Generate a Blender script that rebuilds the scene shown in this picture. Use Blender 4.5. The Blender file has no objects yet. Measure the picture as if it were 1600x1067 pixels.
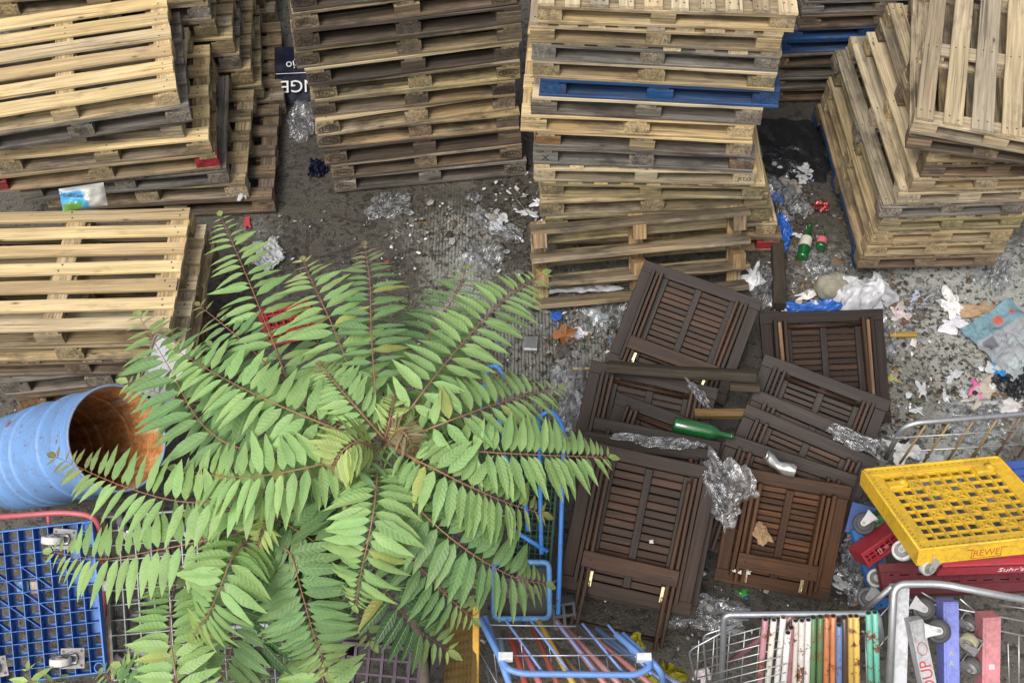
import bpy, math, random
from mathutils import Vector, Matrix, noise
R = random.Random(11)
rad = math.radians
SC = bpy.context.scene
COL = SC.collection
# ------------------------------------------------------------------ camera
F, PITCH, H = 1850.0, rad(53), 5.32
CP, SP = math.cos(PITCH), math.sin(PITCH)
FW, UP, CAM = Vector((0, CP, -SP)), Vector((0, SP, CP)), Vector((0, 0, H))
cam = bpy.data.cameras.new('camera')
cam.sensor_width = 36.0
cam.lens = F / 1600 * 36
cam.clip_end = 500
camo = bpy.data.objects.new('camera', cam)
camo.location = CAM
camo.rotation_euler = (rad(90) - PITCH, 0, 0)
COL.objects.link(camo)
SC.camera = camo


def at(px, py, z=0.0):
    """world point at height z seen where the photograph shows (px, py)"""
    d = FW + Vector((1, 0, 0)) * ((px - 800) / F) + UP * ((533.5 - py) / F)
    return CAM + d * ((z - H) / d.z)


def atY(px, Y, z):
    return Vector(((px - 800) / F * (Y * CP + (H - z) * SP), Y, z))


# ------------------------------------------------------------------ mesh builder
class MB:
    def __init__(s):
        s.v, s.f, s.m, s.c, s.g, s.sm = [], [], [], [], [], []

    def add(s, vs, fs, col=(.5, .5, .5), mat=0, gc=None, M=None, smooth=False):
        n = len(s.v)
        for i, p in enumerate(vs):
            p = Vector(p)
            s.g.append(tuple(gc[i]) if gc else tuple(p))
            s.v.append(tuple(M @ p) if M else tuple(p))
        if col and isinstance(col[0], (tuple, list)):
            s.c.extend(col)
        else:
            s.c.extend([col] * len(vs))
        for f in fs:
            s.f.append(tuple(i + n for i in f))
            s.m.append(mat)
            s.sm.append(smooth)

    def board(s, c, size, axis='x', col=(.5, .4, .3), mat=0, M=None, cham=.0025, jit=.0015, bow=0.0, jcol=.12):
        """a sawn board: chamfered, a little uneven, with its own grain coordinates"""
        order = {'x': (0, 1, 2), 'y': (1, 0, 2), 'z': (2, 0, 1)}[axis]
        L, a, b = size[order[0]] / 2, size[order[1]] / 2, size[order[2]] / 2
        n = max(1, min(6, int(L * 2 / .16)))
        ch = min(cham, a * .4, b * .4)
        prof = [(-a + ch, -b), (a - ch, -b), (a, -b + ch), (a, b - ch), (a - ch, b), (-a + ch, b), (-a, b - ch), (-a, -b + ch)]
        off = [R.uniform(0, 60) for _ in range(3)]
        vs, gc = [], []
        for i in range(n + 1):
            x = -L + 2 * L * i / n
            dx = R.uniform(-jit, jit)
            dy, dz = R.uniform(-jit, jit), R.uniform(-jit, jit) * .6
            dz += bow * (1 - (2 * i / n - 1) ** 2)
            for (p, q) in prof:
                t = [0, 0, 0]
                t[order[0]], t[order[1]], t[order[2]] = x + (dx if i in (0, n) else 0), p + dy, q + dz
                vs.append((c[0] + t[0], c[1] + t[1], c[2] + t[2]))
                gc.append((x + off[0], p + off[1], q + off[2]))
        fs = []
        flip = axis == 'y'
        for i in range(n):
            for k in range(8):
                f = (i * 8 + k, i * 8 + (k + 1) % 8, i * 8 + 8 + (k + 1) % 8, i * 8 + 8 + k)
                fs.append(f[::-1] if not flip else f)
        e0, e1 = tuple(range(8)), tuple(range(n * 8, n * 8 + 8))
        fs += [e0 if not flip else e0[::-1], e1[::-1] if not flip else e1]
        k = 1 + R.uniform(-jcol, jcol)
        w = R.uniform(-jcol, jcol) * .25
        cc = (max(0, col[0] * k * (1 + w)), max(0, col[1] * k), max(0, col[2] * k * (1 - w)))
        s.add(vs, fs, cc, mat, gc, M)

    def box(s, c, size, col=(.5, .5, .5), mat=0, M=None, ch=.003):
        s.board(c, size, 'x', col, mat, M, cham=ch, jit=0, jcol=0)

    def tube(s, pts, r, col=(.5, .5, .5), mat=0, n=8, closed=False, caps=True, M=None, r1=None):
        pts = [Vector(p) for p in pts]
        N = len(pts)
        rings, gc, vs = [], [], []
        t0 = (pts[1] - pts[0]).normalized()
        u = t0.orthogonal().normalized()
        acc = 0
        for i, p in enumerate(pts):
            if closed:
                t = pts[(i + 1) % N] - pts[i - 1]
            else:
                t = pts[min(i + 1, N - 1)] - pts[max(i - 1, 0)]
            t = t.normalized() if t.length > 1e-9 else t0
            u = (u - t * u.dot(t))
            u = u.normalized() if u.length > 1e-6 else t.orthogonal().normalized()
            w = t.cross(u)
            rr = r if r1 is None else r + (r1 - r) * i / (N - 1)
            if i:
                acc += (pts[i] - pts[i - 1]).length
            for k in range(n):
                a = 2 * math.pi * k / n
                vs.append(p + (u * math.cos(a) + w * math.sin(a)) * rr)
                gc.append((acc, rr * math.cos(a), rr * math.sin(a)))
        fs = []
        for i in range(N if closed else N - 1):
            j = (i + 1) % N
            for k in range(n):
                fs.append((i * n + k, i * n + (k + 1) % n, j * n + (k + 1) % n, j * n + k))
        s.add(vs, fs, col, mat, gc, M, smooth=True)
        if caps and not closed:
            b = len(s.v) - len(vs)
            s.f += [tuple(range(b, b + n))[::-1], tuple(range(b + (N - 1) * n, b + N * n))]
            s.m += [mat, mat]
            s.sm += [False, False]

    def lathe(s, prof, n=32, col=(.5, .5, .5), mat=0, M=None, smooth=True):
        """profile [(radius, z)] spun about local z"""
        vs, fs = [], []
        for (r, z) in prof:
            for k in range(n):
                a = 2 * math.pi * k / n
                vs.append((r * math.cos(a), r * math.sin(a), z))
        for i in range(len(prof) - 1):
            for k in range(n):
                fs.append((i * n + k, i * n + (k + 1) % n, i * n + n + (k + 1) % n, i * n + n + k))
        s.add(vs, fs, col, mat, None, M, smooth)

    def text(s, string, size, M, col=(.02, .02, .02), mat=0, ex=.0006):
        vs, fs = text_geo(string, size, ex)
        s.add(vs, fs, col, mat, None, M)

    def build(s, name, mats, parent=None, M=None):
        me = bpy.data.meshes.new(name)
        me.from_pydata(s.v, [], s.f)
        ca = me.attributes.new('col', 'FLOAT_COLOR', 'POINT')
        ga = me.attributes.new('gc', 'FLOAT_VECTOR', 'POINT')
        flat = []
        for c in s.c:
            flat += [c[0], c[1], c[2], 1.0]
        ca.data.foreach_set('color', flat)
        ga.data.foreach_set('vector', [x for g in s.g for x in g])
        me.polygons.foreach_set('material_index', s.m)
        me.polygons.foreach_set('use_smooth', s.sm)
        for m in (mats if isinstance(mats, (list, tuple)) else [mats]):
            me.materials.append(m)
        me.update()
        o = bpy.data.objects.new(name, me)
        COL.objects.link(o)
        if parent:
            o.parent = parent
        if M:
            o.matrix_basis = M
        return o


_tc = {}


def text_geo(string, size, ex):
    key = (string, size, ex)
    if key not in _tc:
        cu = bpy.data.curves.new('lettering', 'FONT')
        cu.body = string
        cu.size = size
        cu.extrude = ex
        cu.resolution_u = 3
        cu.align_x = 'CENTER'
        cu.align_y = 'CENTER'
        o = bpy.data.objects.new('lettering', cu)
        COL.objects.link(o)
        bpy.context.view_layer.update()
        dg = bpy.context.evaluated_depsgraph_get()
        me = bpy.data.meshes.new_from_object(o.evaluated_get(dg))
        _tc[key] = ([tuple(v.co) for v in me.vertices], [tuple(p.vertices) for p in me.polygons])
        bpy.data.objects.remove(o)
        bpy.data.meshes.remove(me)
        bpy.data.curves.remove(cu)
    return _tc[key]


def tag(o, label=None, cat=None, group=None, kind=None):
    for k, v in (('label', label), ('category', cat), ('group', group), ('kind', kind)):
        if v:
            o[k] = v
    return o


def thing(name, M, label, cat, group=None):
    o = bpy.data.objects.new(name, None)
    o.empty_display_size = .1
    COL.objects.link(o)
    o.matrix_basis = M
    return tag(o, label, cat, group)


def quad(TL, TR, BL):
    """frame of a flat thing from three of its corners: x right, y up, z towards the viewer; origin bottom left"""
    x = (TR - TL)
    w = x.length
    x = x / w
    y = TL - BL
    y = y - x * y.dot(x)
    h = y.length
    y = y / h
    z = x.cross(y)
    M = Matrix((x, y, z)).transposed().to_4x4()
    M.translation = TL - y * h
    return M, w, h


def mat3(x, y, z, o):
    M = Matrix((x, y, z)).transposed().to_4x4()
    M.translation = o
    return M


def fillet(pts, r, n=5):
    pts = [Vector(p) for p in pts]
    out = [pts[0]]
    for i in range(1, len(pts) - 1):
        a, b, c = pts[i - 1], pts[i], pts[i + 1]
        rr = min(r, (a - b).length * .45, (c - b).length * .45)
        p, q = b + (a - b).normalized() * rr, b + (c - b).normalized() * rr
        for k in range(n + 1):
            t = k / n
            out.append(p * (1 - t) ** 2 + b * 2 * t * (1 - t) + q * t * t)
    out.append(pts[-1])
    return out


# ------------------------------------------------------------------ materials
class NT:
    def __init__(s, name):
        s.mat = bpy.data.materials.new(name)
        s.mat.use_nodes = True
        s.t = s.mat.node_tree
        s.t.nodes.clear()
        s.out = s.n('ShaderNodeOutputMaterial')

    def n(s, typ, ins=None, **kw):
        nd = s.t.nodes.new(typ)
        for k, v in kw.items():
            setattr(nd, k, v)
        for k, v in (ins or {}).items():
            if hasattr(v, 'is_output') or isinstance(v, bpy.types.NodeSocket):
                s.t.links.new(v, nd.inputs[k])
            else:
                nd.inputs[k].default_value = v
        return nd

    def attr(s, name):
        return s.n('ShaderNodeAttribute', attribute_name=name)

    def noise(s, vec, scale, detail=4, rough=.6, dist=0.0):
        return s.n('ShaderNodeTexNoise', {'Vector': vec, 'Scale': scale, 'Detail': detail, 'Roughness': rough, 'Distortion': dist}).outputs[0]

    def mapv(s, vec, scale):
        return s.n('ShaderNodeMapping', {'Vector': vec, 'Scale': scale}).outputs[0]

    def ramp(s, fac, stops):
        r = s.n('ShaderNodeValToRGB', {'Fac': fac})
        e = r.color_ramp.elements
        while len(e) < len(stops):
            e.new(.5)
        for i, (p, c) in enumerate(stops):
            e[i].position = p
            e[i].color = (c, c, c, 1) if isinstance(c, (int, float)) else (*c, 1)
        return r.outputs[0]

    def mix(s, fac, a, b, mode='MIX'):
        m = s.n('ShaderNodeMix', data_type='RGBA', blend_type=mode)
        for i, v in ((0, fac), (6, a), (7, b)):
            if isinstance(v, bpy.types.NodeSocket):
                s.t.links.new(v, m.inputs[i])
            else:
                m.inputs[i].default_value = v if i == 0 else ((*v, 1) if len(v) == 3 else v)
        return m.outputs[2]

    def math(s, op, a, b=0.0, c=None):
        d = {0: a, 1: b}
        if c is not None:
            d[2] = c
        return s.n('ShaderNodeMath', d, operation=op).outputs[0]

    def bump(s, h, strength=.4, dist=.003):
        return s.n('ShaderNodeBump', {'Height': h, 'Strength': strength, 'Distance': dist}).outputs[0]

    def pbr(s, **ins):
        b = s.n('ShaderNodeBsdfPrincipled', {k.replace('_', ' '): (v if not (isinstance(v, tuple) and len(v) == 3) else (*v, 1)) for k, v in ins.items()})
        s.t.links.new(b.outputs[0], s.out.inputs[0])
        return b


def wood_mat(name, slo=.47, rough=.8, stain=.75, grain=.5, knots=True, dirtcol=(.045, .038, .03), spec=.3, grey=.35):
    t = NT(name)
    g = t.attr('gc').outputs['Vector']
    c = t.attr('col').outputs['Color']
    fine = t.noise(t.mapv(g, (3, 90, 90)), 1.0, 5, .65)
    mid = t.noise(t.mapv(g, (1.2, 22, 22)), 1.0, 3, .5, 1.2)
    blot = t.noise(t.mapv(g, (5, 11, 11)), 1.0, 5, .65)
    big = t.noise(t.mapv(g, (1.6, 3.5, 3.5)), 1.0, 3, .5)
    gf = t.ramp(fine, [(.3, 1 - grain), (.62, 1.08)])
    gm = t.ramp(mid, [(.35, 1 - grain * .55), (.6, 1.06)])
    col = t.mix(1.0, c, gf, 'MULTIPLY')
    col = t.mix(1.0, col, gm, 'MULTIPLY')
    # silver-grey weathering and dirty patches of the timber itself
    hsv = t.n('ShaderNodeHueSaturation', {'Saturation': .35, 'Value': .8, 'Color': col}).outputs[0]
    col = t.mix(t.math('MULTIPLY', t.ramp(big, [(.45, 0.0), (.66, 1.0)]), grey), col, hsv)
    sf = t.math('MULTIPLY', t.ramp(blot, [(slo, 0.0), (slo + .23, 1.0)]), stain)
    col = t.mix(sf, col, dirtcol)
    crk = t.ramp(t.noise(t.mapv(g, (1.1, 75, 75)), 1.0, 2, .4, .4), [(.66, 0.0), (.70, 1.0)])
    col = t.mix(t.math('MULTIPLY', crk, .6), col, (.03, .022, .016))
    lite = t.ramp(t.noise(t.mapv(g, (2.2, 30, 30)), 1.0, 4, .7), [(.60, 0.0), (.72, .45)])
    col = t.mix(lite, col, t.mix(1.0, c, (1.25, 1.22, 1.2, 1), 'MULTIPLY'))
    if knots:
        v = t.n('ShaderNodeTexVoronoi', {'Vector': t.mapv(g, (4.2, 13, 13)), 'Scale': 1.0}).outputs['Distance']
        kf = t.ramp(v, [(.045, .9), (.085, .25), (.16, 0.0)])
        col = t.mix(kf, col, (.06, .03, .014))
    b = t.bump(t.math('ADD', fine, t.math('MULTIPLY', mid, .7)), .55, .0025)
    t.pbr(Base_Color=col, Roughness=rough, Normal=b, Specular_IOR_Level=spec)
    return t.mat


def paint_mat(name, rough=.4, dirt=.5, rust=0.0, scale=1.0, metal=0.0, dirtcol=(.06, .05, .04), spec=.5, rustlo=.56):
    t = NT(name)
    c = t.attr('col').outputs['Color']
    o = t.n('ShaderNodeTexCoord').outputs['Object']
    n1 = t.noise(o, 7 * scale, 6, .7)
    n2 = t.noise(o, 55 * scale, 4, .7)
    n3 = t.noise(o, 1.8 * scale, 3, .5)
    col = t.mix(1.0, c, t.ramp(n3, [(.3, .8), (.7, 1.12)]), 'MULTIPLY')
    col = t.mix(t.math('MULTIPLY', t.ramp(t.math('MULTIPLY_ADD', n2, .35, t.math('MULTIPLY', n1, .65)), [(.46, 0.0), (.68, 1.0)]), dirt), col, dirtcol)
    r = t.ramp(n1, [(.3, rough * .8), (.7, min(1, rough * 1.5))])
    if rust:
        rf = t.math('MULTIPLY', t.ramp(t.math('MULTIPLY_ADD', n2, .4, t.math('MULTIPLY', t.noise(o, 13 * scale, 4, .6), .6)), [(rustlo, 0.0), (rustlo + .03, 1.0)]), rust)
        rc = t.mix(n2, (.05, .018, .008), (.22, .075, .025))
        col = t.mix(rf, col, rc)
    t.pbr(Base_Color=col, Roughness=r, Metallic=metal, Normal=t.bump(n2, .25, .001), Specular_IOR_Level=spec)
    return t.mat


def film_mat(name, col, alpha, rough=.18, var=.3, spec=.5):
    t = NT(name)
    o = t.n('ShaderNodeTexCoord').outputs['Object']
    n1 = t.noise(o, 14, 5, .7, 1.0)
    a = t.ramp(n1, [(.3, max(0, alpha - var)), (.7, min(1, alpha + var))])
    cc = t.mix(t.noise(o, 30, 4, .7), col, tuple(x * .72 for x in col))
    t.pbr(Base_Color=cc, Roughness=rough, Alpha=a, Specular_IOR_Level=spec, Normal=t.bump(t.noise(o, 26, 3, .6, 2.0), .45, .006))
    return t.mat


WOOD = wood_mat('pallet_timber', .5, grain=.6)
CLEANWOOD = wood_mat('fresh_timber', .56, stain=.55, grain=.38, grey=.2)
OLDWOOD = wood_mat('weathered_timber', stain=.95, grain=.7, grey=.5)
DARKWOOD = wood_mat('oiled_hardwood', rough=.5, stain=.5, grain=.55, knots=False, dirtcol=(.016, .013, .011), spec=.2, grey=.12)
PAINT = paint_mat('dusty_plastic', .46, .55)
RUSTY = paint_mat('rusty_paint', .4, .25, .95, 1.0)
LIGHTRUST = paint_mat('worn_tube_paint', .38, .3, .9, 1.0, rustlo=.62)
GALV = paint_mat('galvanised_steel', .38, .4, .7, 1.0, metal=.8, rustlo=.63)
RUBBER = paint_mat('grubby_rubber', .6, .5)
PAPER = paint_mat('dirty_paper', .75, .35, scale=2.0, spec=.2)


def clear_film():
    t = NT('clear_film')
    o = t.n('ShaderNodeTexCoord').outputs['Object']
    n1 = t.noise(o, 18, 3, .5, 2.5)
    b = t.bump(t.math('ADD', t.noise(o, 11, 1, .5, 3.0), t.noise(o, 34, 1, .5, 3.0)), .35, .008)
    fr = t.n('ShaderNodeFresnel', {'IOR': 1.6, 'Normal': b}).outputs[0]
    gl = t.n('ShaderNodeBsdfGlossy', {'Roughness': .13, 'Normal': b, 'Color': (.95, .97, 1, 1)})
    tr = t.n('ShaderNodeBsdfTransparent', {'Color': (.90, .91, .92, 1)})
    df = t.n('ShaderNodeBsdfDiffuse', {'Color': (.6, .61, .63, 1)})
    m1 = t.n('ShaderNodeMixShader', {0: t.ramp(n1, [(.42, .05), (.70, .34)]), 1: tr.outputs[0], 2: df.outputs[0]})
    m2 = t.n('ShaderNodeMixShader', {0: t.math('MULTIPLY_ADD', fr, .7, .015), 1: m1.outputs[0], 2: gl.outputs[0]})
    t.t.links.new(m2.outputs[0], t.out.inputs[0])
    return t.mat


CLEAR = clear_film()
WHITEF = film_mat('white_film', (.55, .56, .58), .85, .3, .14)
BLUEF = film_mat('blue_film', (.03, .13, .5), .85, .2, .15)
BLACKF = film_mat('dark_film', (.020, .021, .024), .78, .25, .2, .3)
NAVYF = film_mat('navy_film', (.005, .006, .02), .97, .45, .03, .12)
# ------------------------------------------------------------------ pallets
NEW, TAN, GREY = (.62, .46, .23), (.40, .30, .16), (.24, .215, .18)
PALE, BROWN, DARK = (.50, .40, .25), (.22, .155, .095), (.105, .078, .056)
MOSS, ORANGE, BLUE, RED = (.30, .245, .12), (.33, .17, .065), (.012, .07, .21), (.36, .025, .035)
NAIL = (.03, .022, .018)


def mixc(a, b, t):
    return tuple(x + (y - x) * t for x, y in zip(a, b))


def pallet(M, L, W, h, along, nb, bw, deck, front, label, group, stamps=None, blocks=None, worn=False, nbx=3, edge=None, base=None):
    root = thing('pallet', M, label, 'pallet', group)
    wm = OLDWOOD if worn else WOOD
    tb = .019
    bh = h - 3 * tb - .0015
    d = MB()
    span = W if along == 'x' else L
    pos = [-span / 2 + bw / 2 + i * (span - bw) / (nb - 1) for i in range(nb)]
    xs = [-L / 2 + .06, R.uniform(-.02, .02), L / 2 - .06]
    if along == 'x':
        for i, p in enumerate(pos):
            q_ = R.random()
            c = mixc(deck, GREY, .45) if q_ < .1 else (mixc(deck, BROWN, .45) if q_ < .2 else deck)
            ll = L - R.uniform(0, .02)
            d.board((0, p + W / 2, h - tb / 2), (ll, bw * R.uniform(.93, 1.03), tb), 'x', c, M=None, jcol=.13, bow=R.uniform(-.002, .003))
            for x in xs:
                for k in (-.25, .25):
                    q = (x + R.uniform(-.02, .02), p + W / 2 + k * bw, h + .0006)
                    d.add([(q[0] + .0052 * math.cos(a * 1.047), q[1] + .0052 * math.sin(a * 1.047), q[2] + .0003) for a in range(6)], [tuple(range(6))], NAIL)
    else:
        for p in pos:
            q_ = R.random()
            dc = mixc(deck, GREY, .6) if q_ < .14 else (mixc(deck, BROWN, .6) if q_ < .26 else (mixc(deck, PALE, .6) if q_ > .9 else deck))
            d.board((p, W / 2, h - tb / 2), (bw * R.uniform(.86, 1.08), W - R.uniform(0, .03), tb), 'y', dc, jcol=.18)
            for y in (.05, W / 2, W - .05):
                for k in (-.22, .22):
                    q = (p + k * bw, y + R.uniform(-.02, .02), h + .0006)
                    d.add([(q[0] + .005 * math.cos(a * 1.047), q[1] + .005 * math.sin(a * 1.047), q[2] + .0003) for a in range(6)], [tuple(range(6))], NAIL)
    d.build('deck', CLEANWOOD if deck in (NEW, PALE) else wm, root)
    zb = h - tb * 1.5 - .0005
    for i in range(3):
        b = MB()
        if along == 'x':
            b.board(((-L / 2 + .055, 0, L / 2 - .055)[i], W / 2, zb), (.1, W - .008, tb - .0008), 'y', mixc(deck, front, .5))
        else:
            b.board((0, (.052, W / 2, W - .052)[i], zb), (L - .004, .095, tb - .0008), 'x', front if i == 0 else mixc(deck, front, .5))
        b.build('bearer', wm, root)
    bwid = .135 if along == 'x' else .12
    zc = tb + bh / 2
    for j in range(3):
        for i in range(3):
            b = MB()
            bx = (-L / 2 + bwid / 2 + .002, R.uniform(-.015, .015), L / 2 - bwid / 2 - .002)[i] + R.uniform(-.004, .004)
            by = (.052, W / 2, W - .052)[j] + R.uniform(-.005, .004)
            col = mixc(front, TAN, R.uniform(0, .35)) if front not in (BLUE,) else front
            lab = None
            if blocks and j == 0 and blocks[i]:
                col = blocks[i]
                lab = 'red painted block' if col == RED else ('orange brown block' if col == ORANGE else None)
            b.board((0, 0, 0), (bwid, .096, bh), 'y' if R.random() < .6 else 'x', col, jcol=.14)
            o = b.build('block', wm, root, Matrix.Translation((bx, by, zc)))
            if lab:
                o['label'] = lab
            if stamps and j == 0 and stamps[i]:
                s = MB()
                Ms = mat3(Vector((1, 0, 0)), Vector((0, 0, 1)), Vector((0, -1, 0)), Vector((0, -.0505, 0)))
                s.text(stamps[i], .036 if len(stamps[i]) > 2 else .055, Ms, (.03, .022, .016), 0, .0003)
                if stamps[i].endswith('PAL'):
                    ring = [Ms @ Vector((.056 * math.cos(a * .2618), .026 * math.sin(a * .2618), 0)) for a in range(24)]
                    s.tube(ring, .0016, (.03, .022, .016), n=4, closed=True)
                s.build('stamp', PAPER, o)
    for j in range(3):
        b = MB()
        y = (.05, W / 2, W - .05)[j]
        b.board((0, y, tb / 2), (L - R.uniform(0, .01), .1, tb), 'x', (base or mixc(front, DARK, .28 if front != BLUE else 0)) if R.random() < .8 or front == BLUE else mixc(front, NEW, .3), jcol=.2, bow=R.uniform(0, .002))  # base boards darkened for dirt and to paint shade into the block openings
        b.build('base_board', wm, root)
    return root


ORD = ['bottom', 'second', 'third', 'fourth', 'fifth', 'sixth', 'seventh', 'eighth', 'ninth', 'tenth', 'eleventh', 'twelfth', 'thirteenth', 'fourteenth', 'fifteenth']
CN = {NEW: 'bright yellow', TAN: 'tan', GREY: 'grey', PALE: 'pale', BROWN: 'brown', DARK: 'dark', MOSS: 'greenish tan', ORANGE: 'orange brown', BLUE: 'blue painted'}


def stack(where, group, Y, h, rows, L=1.2, W=.8, along='x', nb=5, bw=.1, top_label=None, unit='pallet'):
    """rows from the ground up: dict(xl=px | xr=px, yaw, c=front colour, d=deck colour ...)"""
    z = .002
    for k, r in enumerate(rows):
        hh = r.get('h', h)
        yaw = rad(r.get('yaw', 0))
        l = r.get('L', L)
        if 'X' in r:
            r['xr'] = 800 + F * r['X'] / (r.get('Y', Y) * CP + (H - z) * SP)
        y0 = r.get('Y', Y)
        w = r.get('W', W)
        if 'xl' in r and 'xr' in r:
            a, b = atY(r['xl'], y0, z), atY(r['xr'], y0, z)
            l = (b.x - a.x) / math.cos(yaw)
            o = (a + b) / 2
        elif 'xr' in r:
            a = atY(r['xr'], y0, z)
            o = a - Vector((math.cos(yaw), math.sin(yaw), 0)) * l / 2
        else:
            a = atY(r['xl'], y0, z)
            o = a + Vector((math.cos(yaw), math.sin(yaw), 0)) * l / 2
        M = Matrix.Translation(o) @ Matrix.Rotation(yaw, 4, 'Z') @ Matrix.Rotation(rad(r.get('tilt', R.uniform(-.25, .25))), 4, 'Y')
        fc = r.get('c', TAN)
        dk = r.get('d', fc)
        n = len(rows)
        lab = r.get('label')
        if not lab:
            pos = 'topmost' if k == n - 1 else (ORD[k] + (' from the ground' if k else ''))
            lab = f"{CN.get(fc, 'weathered')} wooden pallet, {pos} in {where}"
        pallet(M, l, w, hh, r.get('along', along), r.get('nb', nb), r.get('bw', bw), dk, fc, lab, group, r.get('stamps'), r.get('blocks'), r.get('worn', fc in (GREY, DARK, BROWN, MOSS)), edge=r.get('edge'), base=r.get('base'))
        z += hh


E = 'EPAL'
# the stack of stamped pallets left of the middle
cs = [GREY, BROWN, DARK, BROWN, TAN, DARK, MOSS, DARK, DARK, DARK, BROWN, DARK, MOSS, GREY]
xls = [525, 522, 510, 499, 500, 492, 494, 484, 467, 466, 463, 461, 450, 444]
xrs = [823, 817, 815, 812, 806, 806, 814, 812, 816, 815, 808, 808, 813, 815]
yaws = [8, 8.5, 9, 9, 12, 10, 9.5, 11, 11, 11, 12, 11.5, 12, 12]
ds = {4: NEW, 7: PALE, 3: TAN, 10: TAN, 1: TAN, 5: TAN, 8: MOSS}
rows = []
for i in range(14):
    st = [E if R.random() < .8 else None, None, E if R.random() < .6 else None]
    if i in (1, 3, 4, 5, 6, 9, 12):
        st[0] = E
    rows.append(dict(base=mixc(cs[i], (.075, .058, .045), .42), xl=xls[i], xr=xrs[i], tilt=R.uniform(-.7, .7), yaw=yaws[i] + R.uniform(-.8, .8), c=cs[i], d=ds.get(i, cs[i]), stamps=st, worn=True))  # base tint mixes standing dirt with shade painted into the openings
stack('the stack of oval stamped pallets', 'pallets of the oval stamped stack', 5.24, .126, rows, W=.8)

# the stack holding one blue pallet
rows = [
    dict(xl=868, xr=1217, yaw=2, c=BROWN, blocks=(None, None, RED), worn=True),
    dict(xl=862, xr=1212, yaw=3, c=TAN, along='y', nb=7, bw=.09, worn=True),
    dict(xl=850, xr=1204, yaw=4, c=MOSS),
    dict(xl=843, xr=1198, yaw=3, c=TAN, worn=True),
    dict(xl=846, xr=1190, yaw=-1, c=MOSS, along='y', nb=9, bw=.085, d=NEW),
    dict(xl=834, xr=1178, yaw=-1.5, c=PALE, along='y', nb=7, bw=.09, d=NEW, stamps=(None, None, 'ISTO')),
    dict(xl=832, xr=1176, yaw=-3, c=GREY, blocks=(GREY, None, ORANGE), stamps=('X', None, None)),
    dict(xl=836, xr=1172, yaw=-4, c=GREY, blocks=(ORANGE, TAN, TAN), d=NEW),
    dict(xl=813, xr=1174, yaw=-3.5, c=NEW, d=NEW),
    dict(xl=829, xr=1187, yaw=-4, c=GREY, d=PALE),
    dict(xl=842, xr=1213, yaw=-4.5, c=BLUE, d=BLUE),
    dict(xl=832, xr=1207, yaw=-5, c=TAN, d=PALE, blocks=(MOSS, MOSS, MOSS)),
    dict(xl=830, xr=1213, yaw=-4.5, c=GREY, d=PALE, along='y', nb=8),
    dict(xl=827, xr=1216, yaw=-4, c=TAN, d=PALE, along='y', nb=9, bw=.09),
    dict(xl=839, xr=1238, yaw=-3.5, c=TAN, d=PALE, along='y', nb=10, bw=.085, h=.118),
]
rows[10]['label'] = 'only blue pallet among the tan pallets of the stack behind the dark tables'
stack('the stack with one blue pallet', 'pallets of the stack behind the tables', 4.66, .118, rows, W=1.0)

# tall stack at the upper left, with the stack behind it
rows = [
    dict(xr=432, yaw=4, c=BROWN), dict(xr=390, yaw=4, c=PALE, d=TAN, worn=True), dict(xr=360, yaw=7, c=GREY, along='y', nb=8), dict(L=1.34, xr=345, yaw=9, c=TAN, blocks=(RED, None, RED), stamps=('11', None, None)),
    dict(xr=334, yaw=8.5, c=TAN, d=NEW, worn=True), dict(xr=290, yaw=6, c=PALE, along='y', nb=9, bw=.08, worn=True), dict(xr=303, yaw=13, c=GREY), dict(xr=284, yaw=13.5, c=NEW, d=NEW, nb=6, bw=.1)]
stack('the tall stack behind the wipes packet', 'pallets of the tall left stack', 5.0, .123, rows, W=.84)
rows = []
for i, (xr, c) in enumerate(zip([-1.38, -1.50, -1.55, -1.60, -1.62, -1.70, -1.72, -1.74, -1.73, -1.75], [BROWN, MOSS, TAN, GREY, TAN, MOSS, GREY, TAN, PALE, TAN])):
    rows.append(dict(X=xr - .10, yaw=R.uniform(6, 9), c=c, d=mixc(c, TAN, .5), W=R.uniform(.8, .86), nb=R.choice((5, 6, 7))))
stack('the row behind the tall left one', 'pallets behind the tall left stack', 5.88, .125, rows)
rows = []
for i, (xr, c) in enumerate(zip([-1.40, -1.47, -1.56, -1.56, -1.64, -1.66, -1.72, -1.72, -1.76, -1.74], [MOSS, BROWN, GREY, TAN, BROWN, TAN, GREY, TAN, PALE, GREY])):
    rows.append(dict(X=xr - .24, yaw=R.uniform(6, 9), c=c, d=mixc(c, TAN, .5), nb=R.choice((5, 6, 7))))
stack('the farthest left row by the navy bag', 'pallets in the far left row', 6.78, .125, rows)

# low stack behind the barrel
rows = [
    dict(xl=44, xr=318, yaw=10, c=BROWN, blocks=(TAN, None, None)), dict(xl=42, xr=322, yaw=9, c=ORANGE, d=BROWN, worn=True), dict(xl=14, xr=308, yaw=7, c=GREY, worn=True),
    dict(xr=314, yaw=1.5, c=BROWN, d=TAN, along='y', nb=8), dict(xr=300, yaw=1.5, c=TAN, d=PALE, along='x', worn=True), dict(xr=276, yaw=1.8, c=TAN, d=NEW, nb=7, bw=.076, h=.13)]
stack('the low stack behind the barrel', 'pallets of the low stack behind the barrel', 3.52, .126, rows, W=.8)

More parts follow.
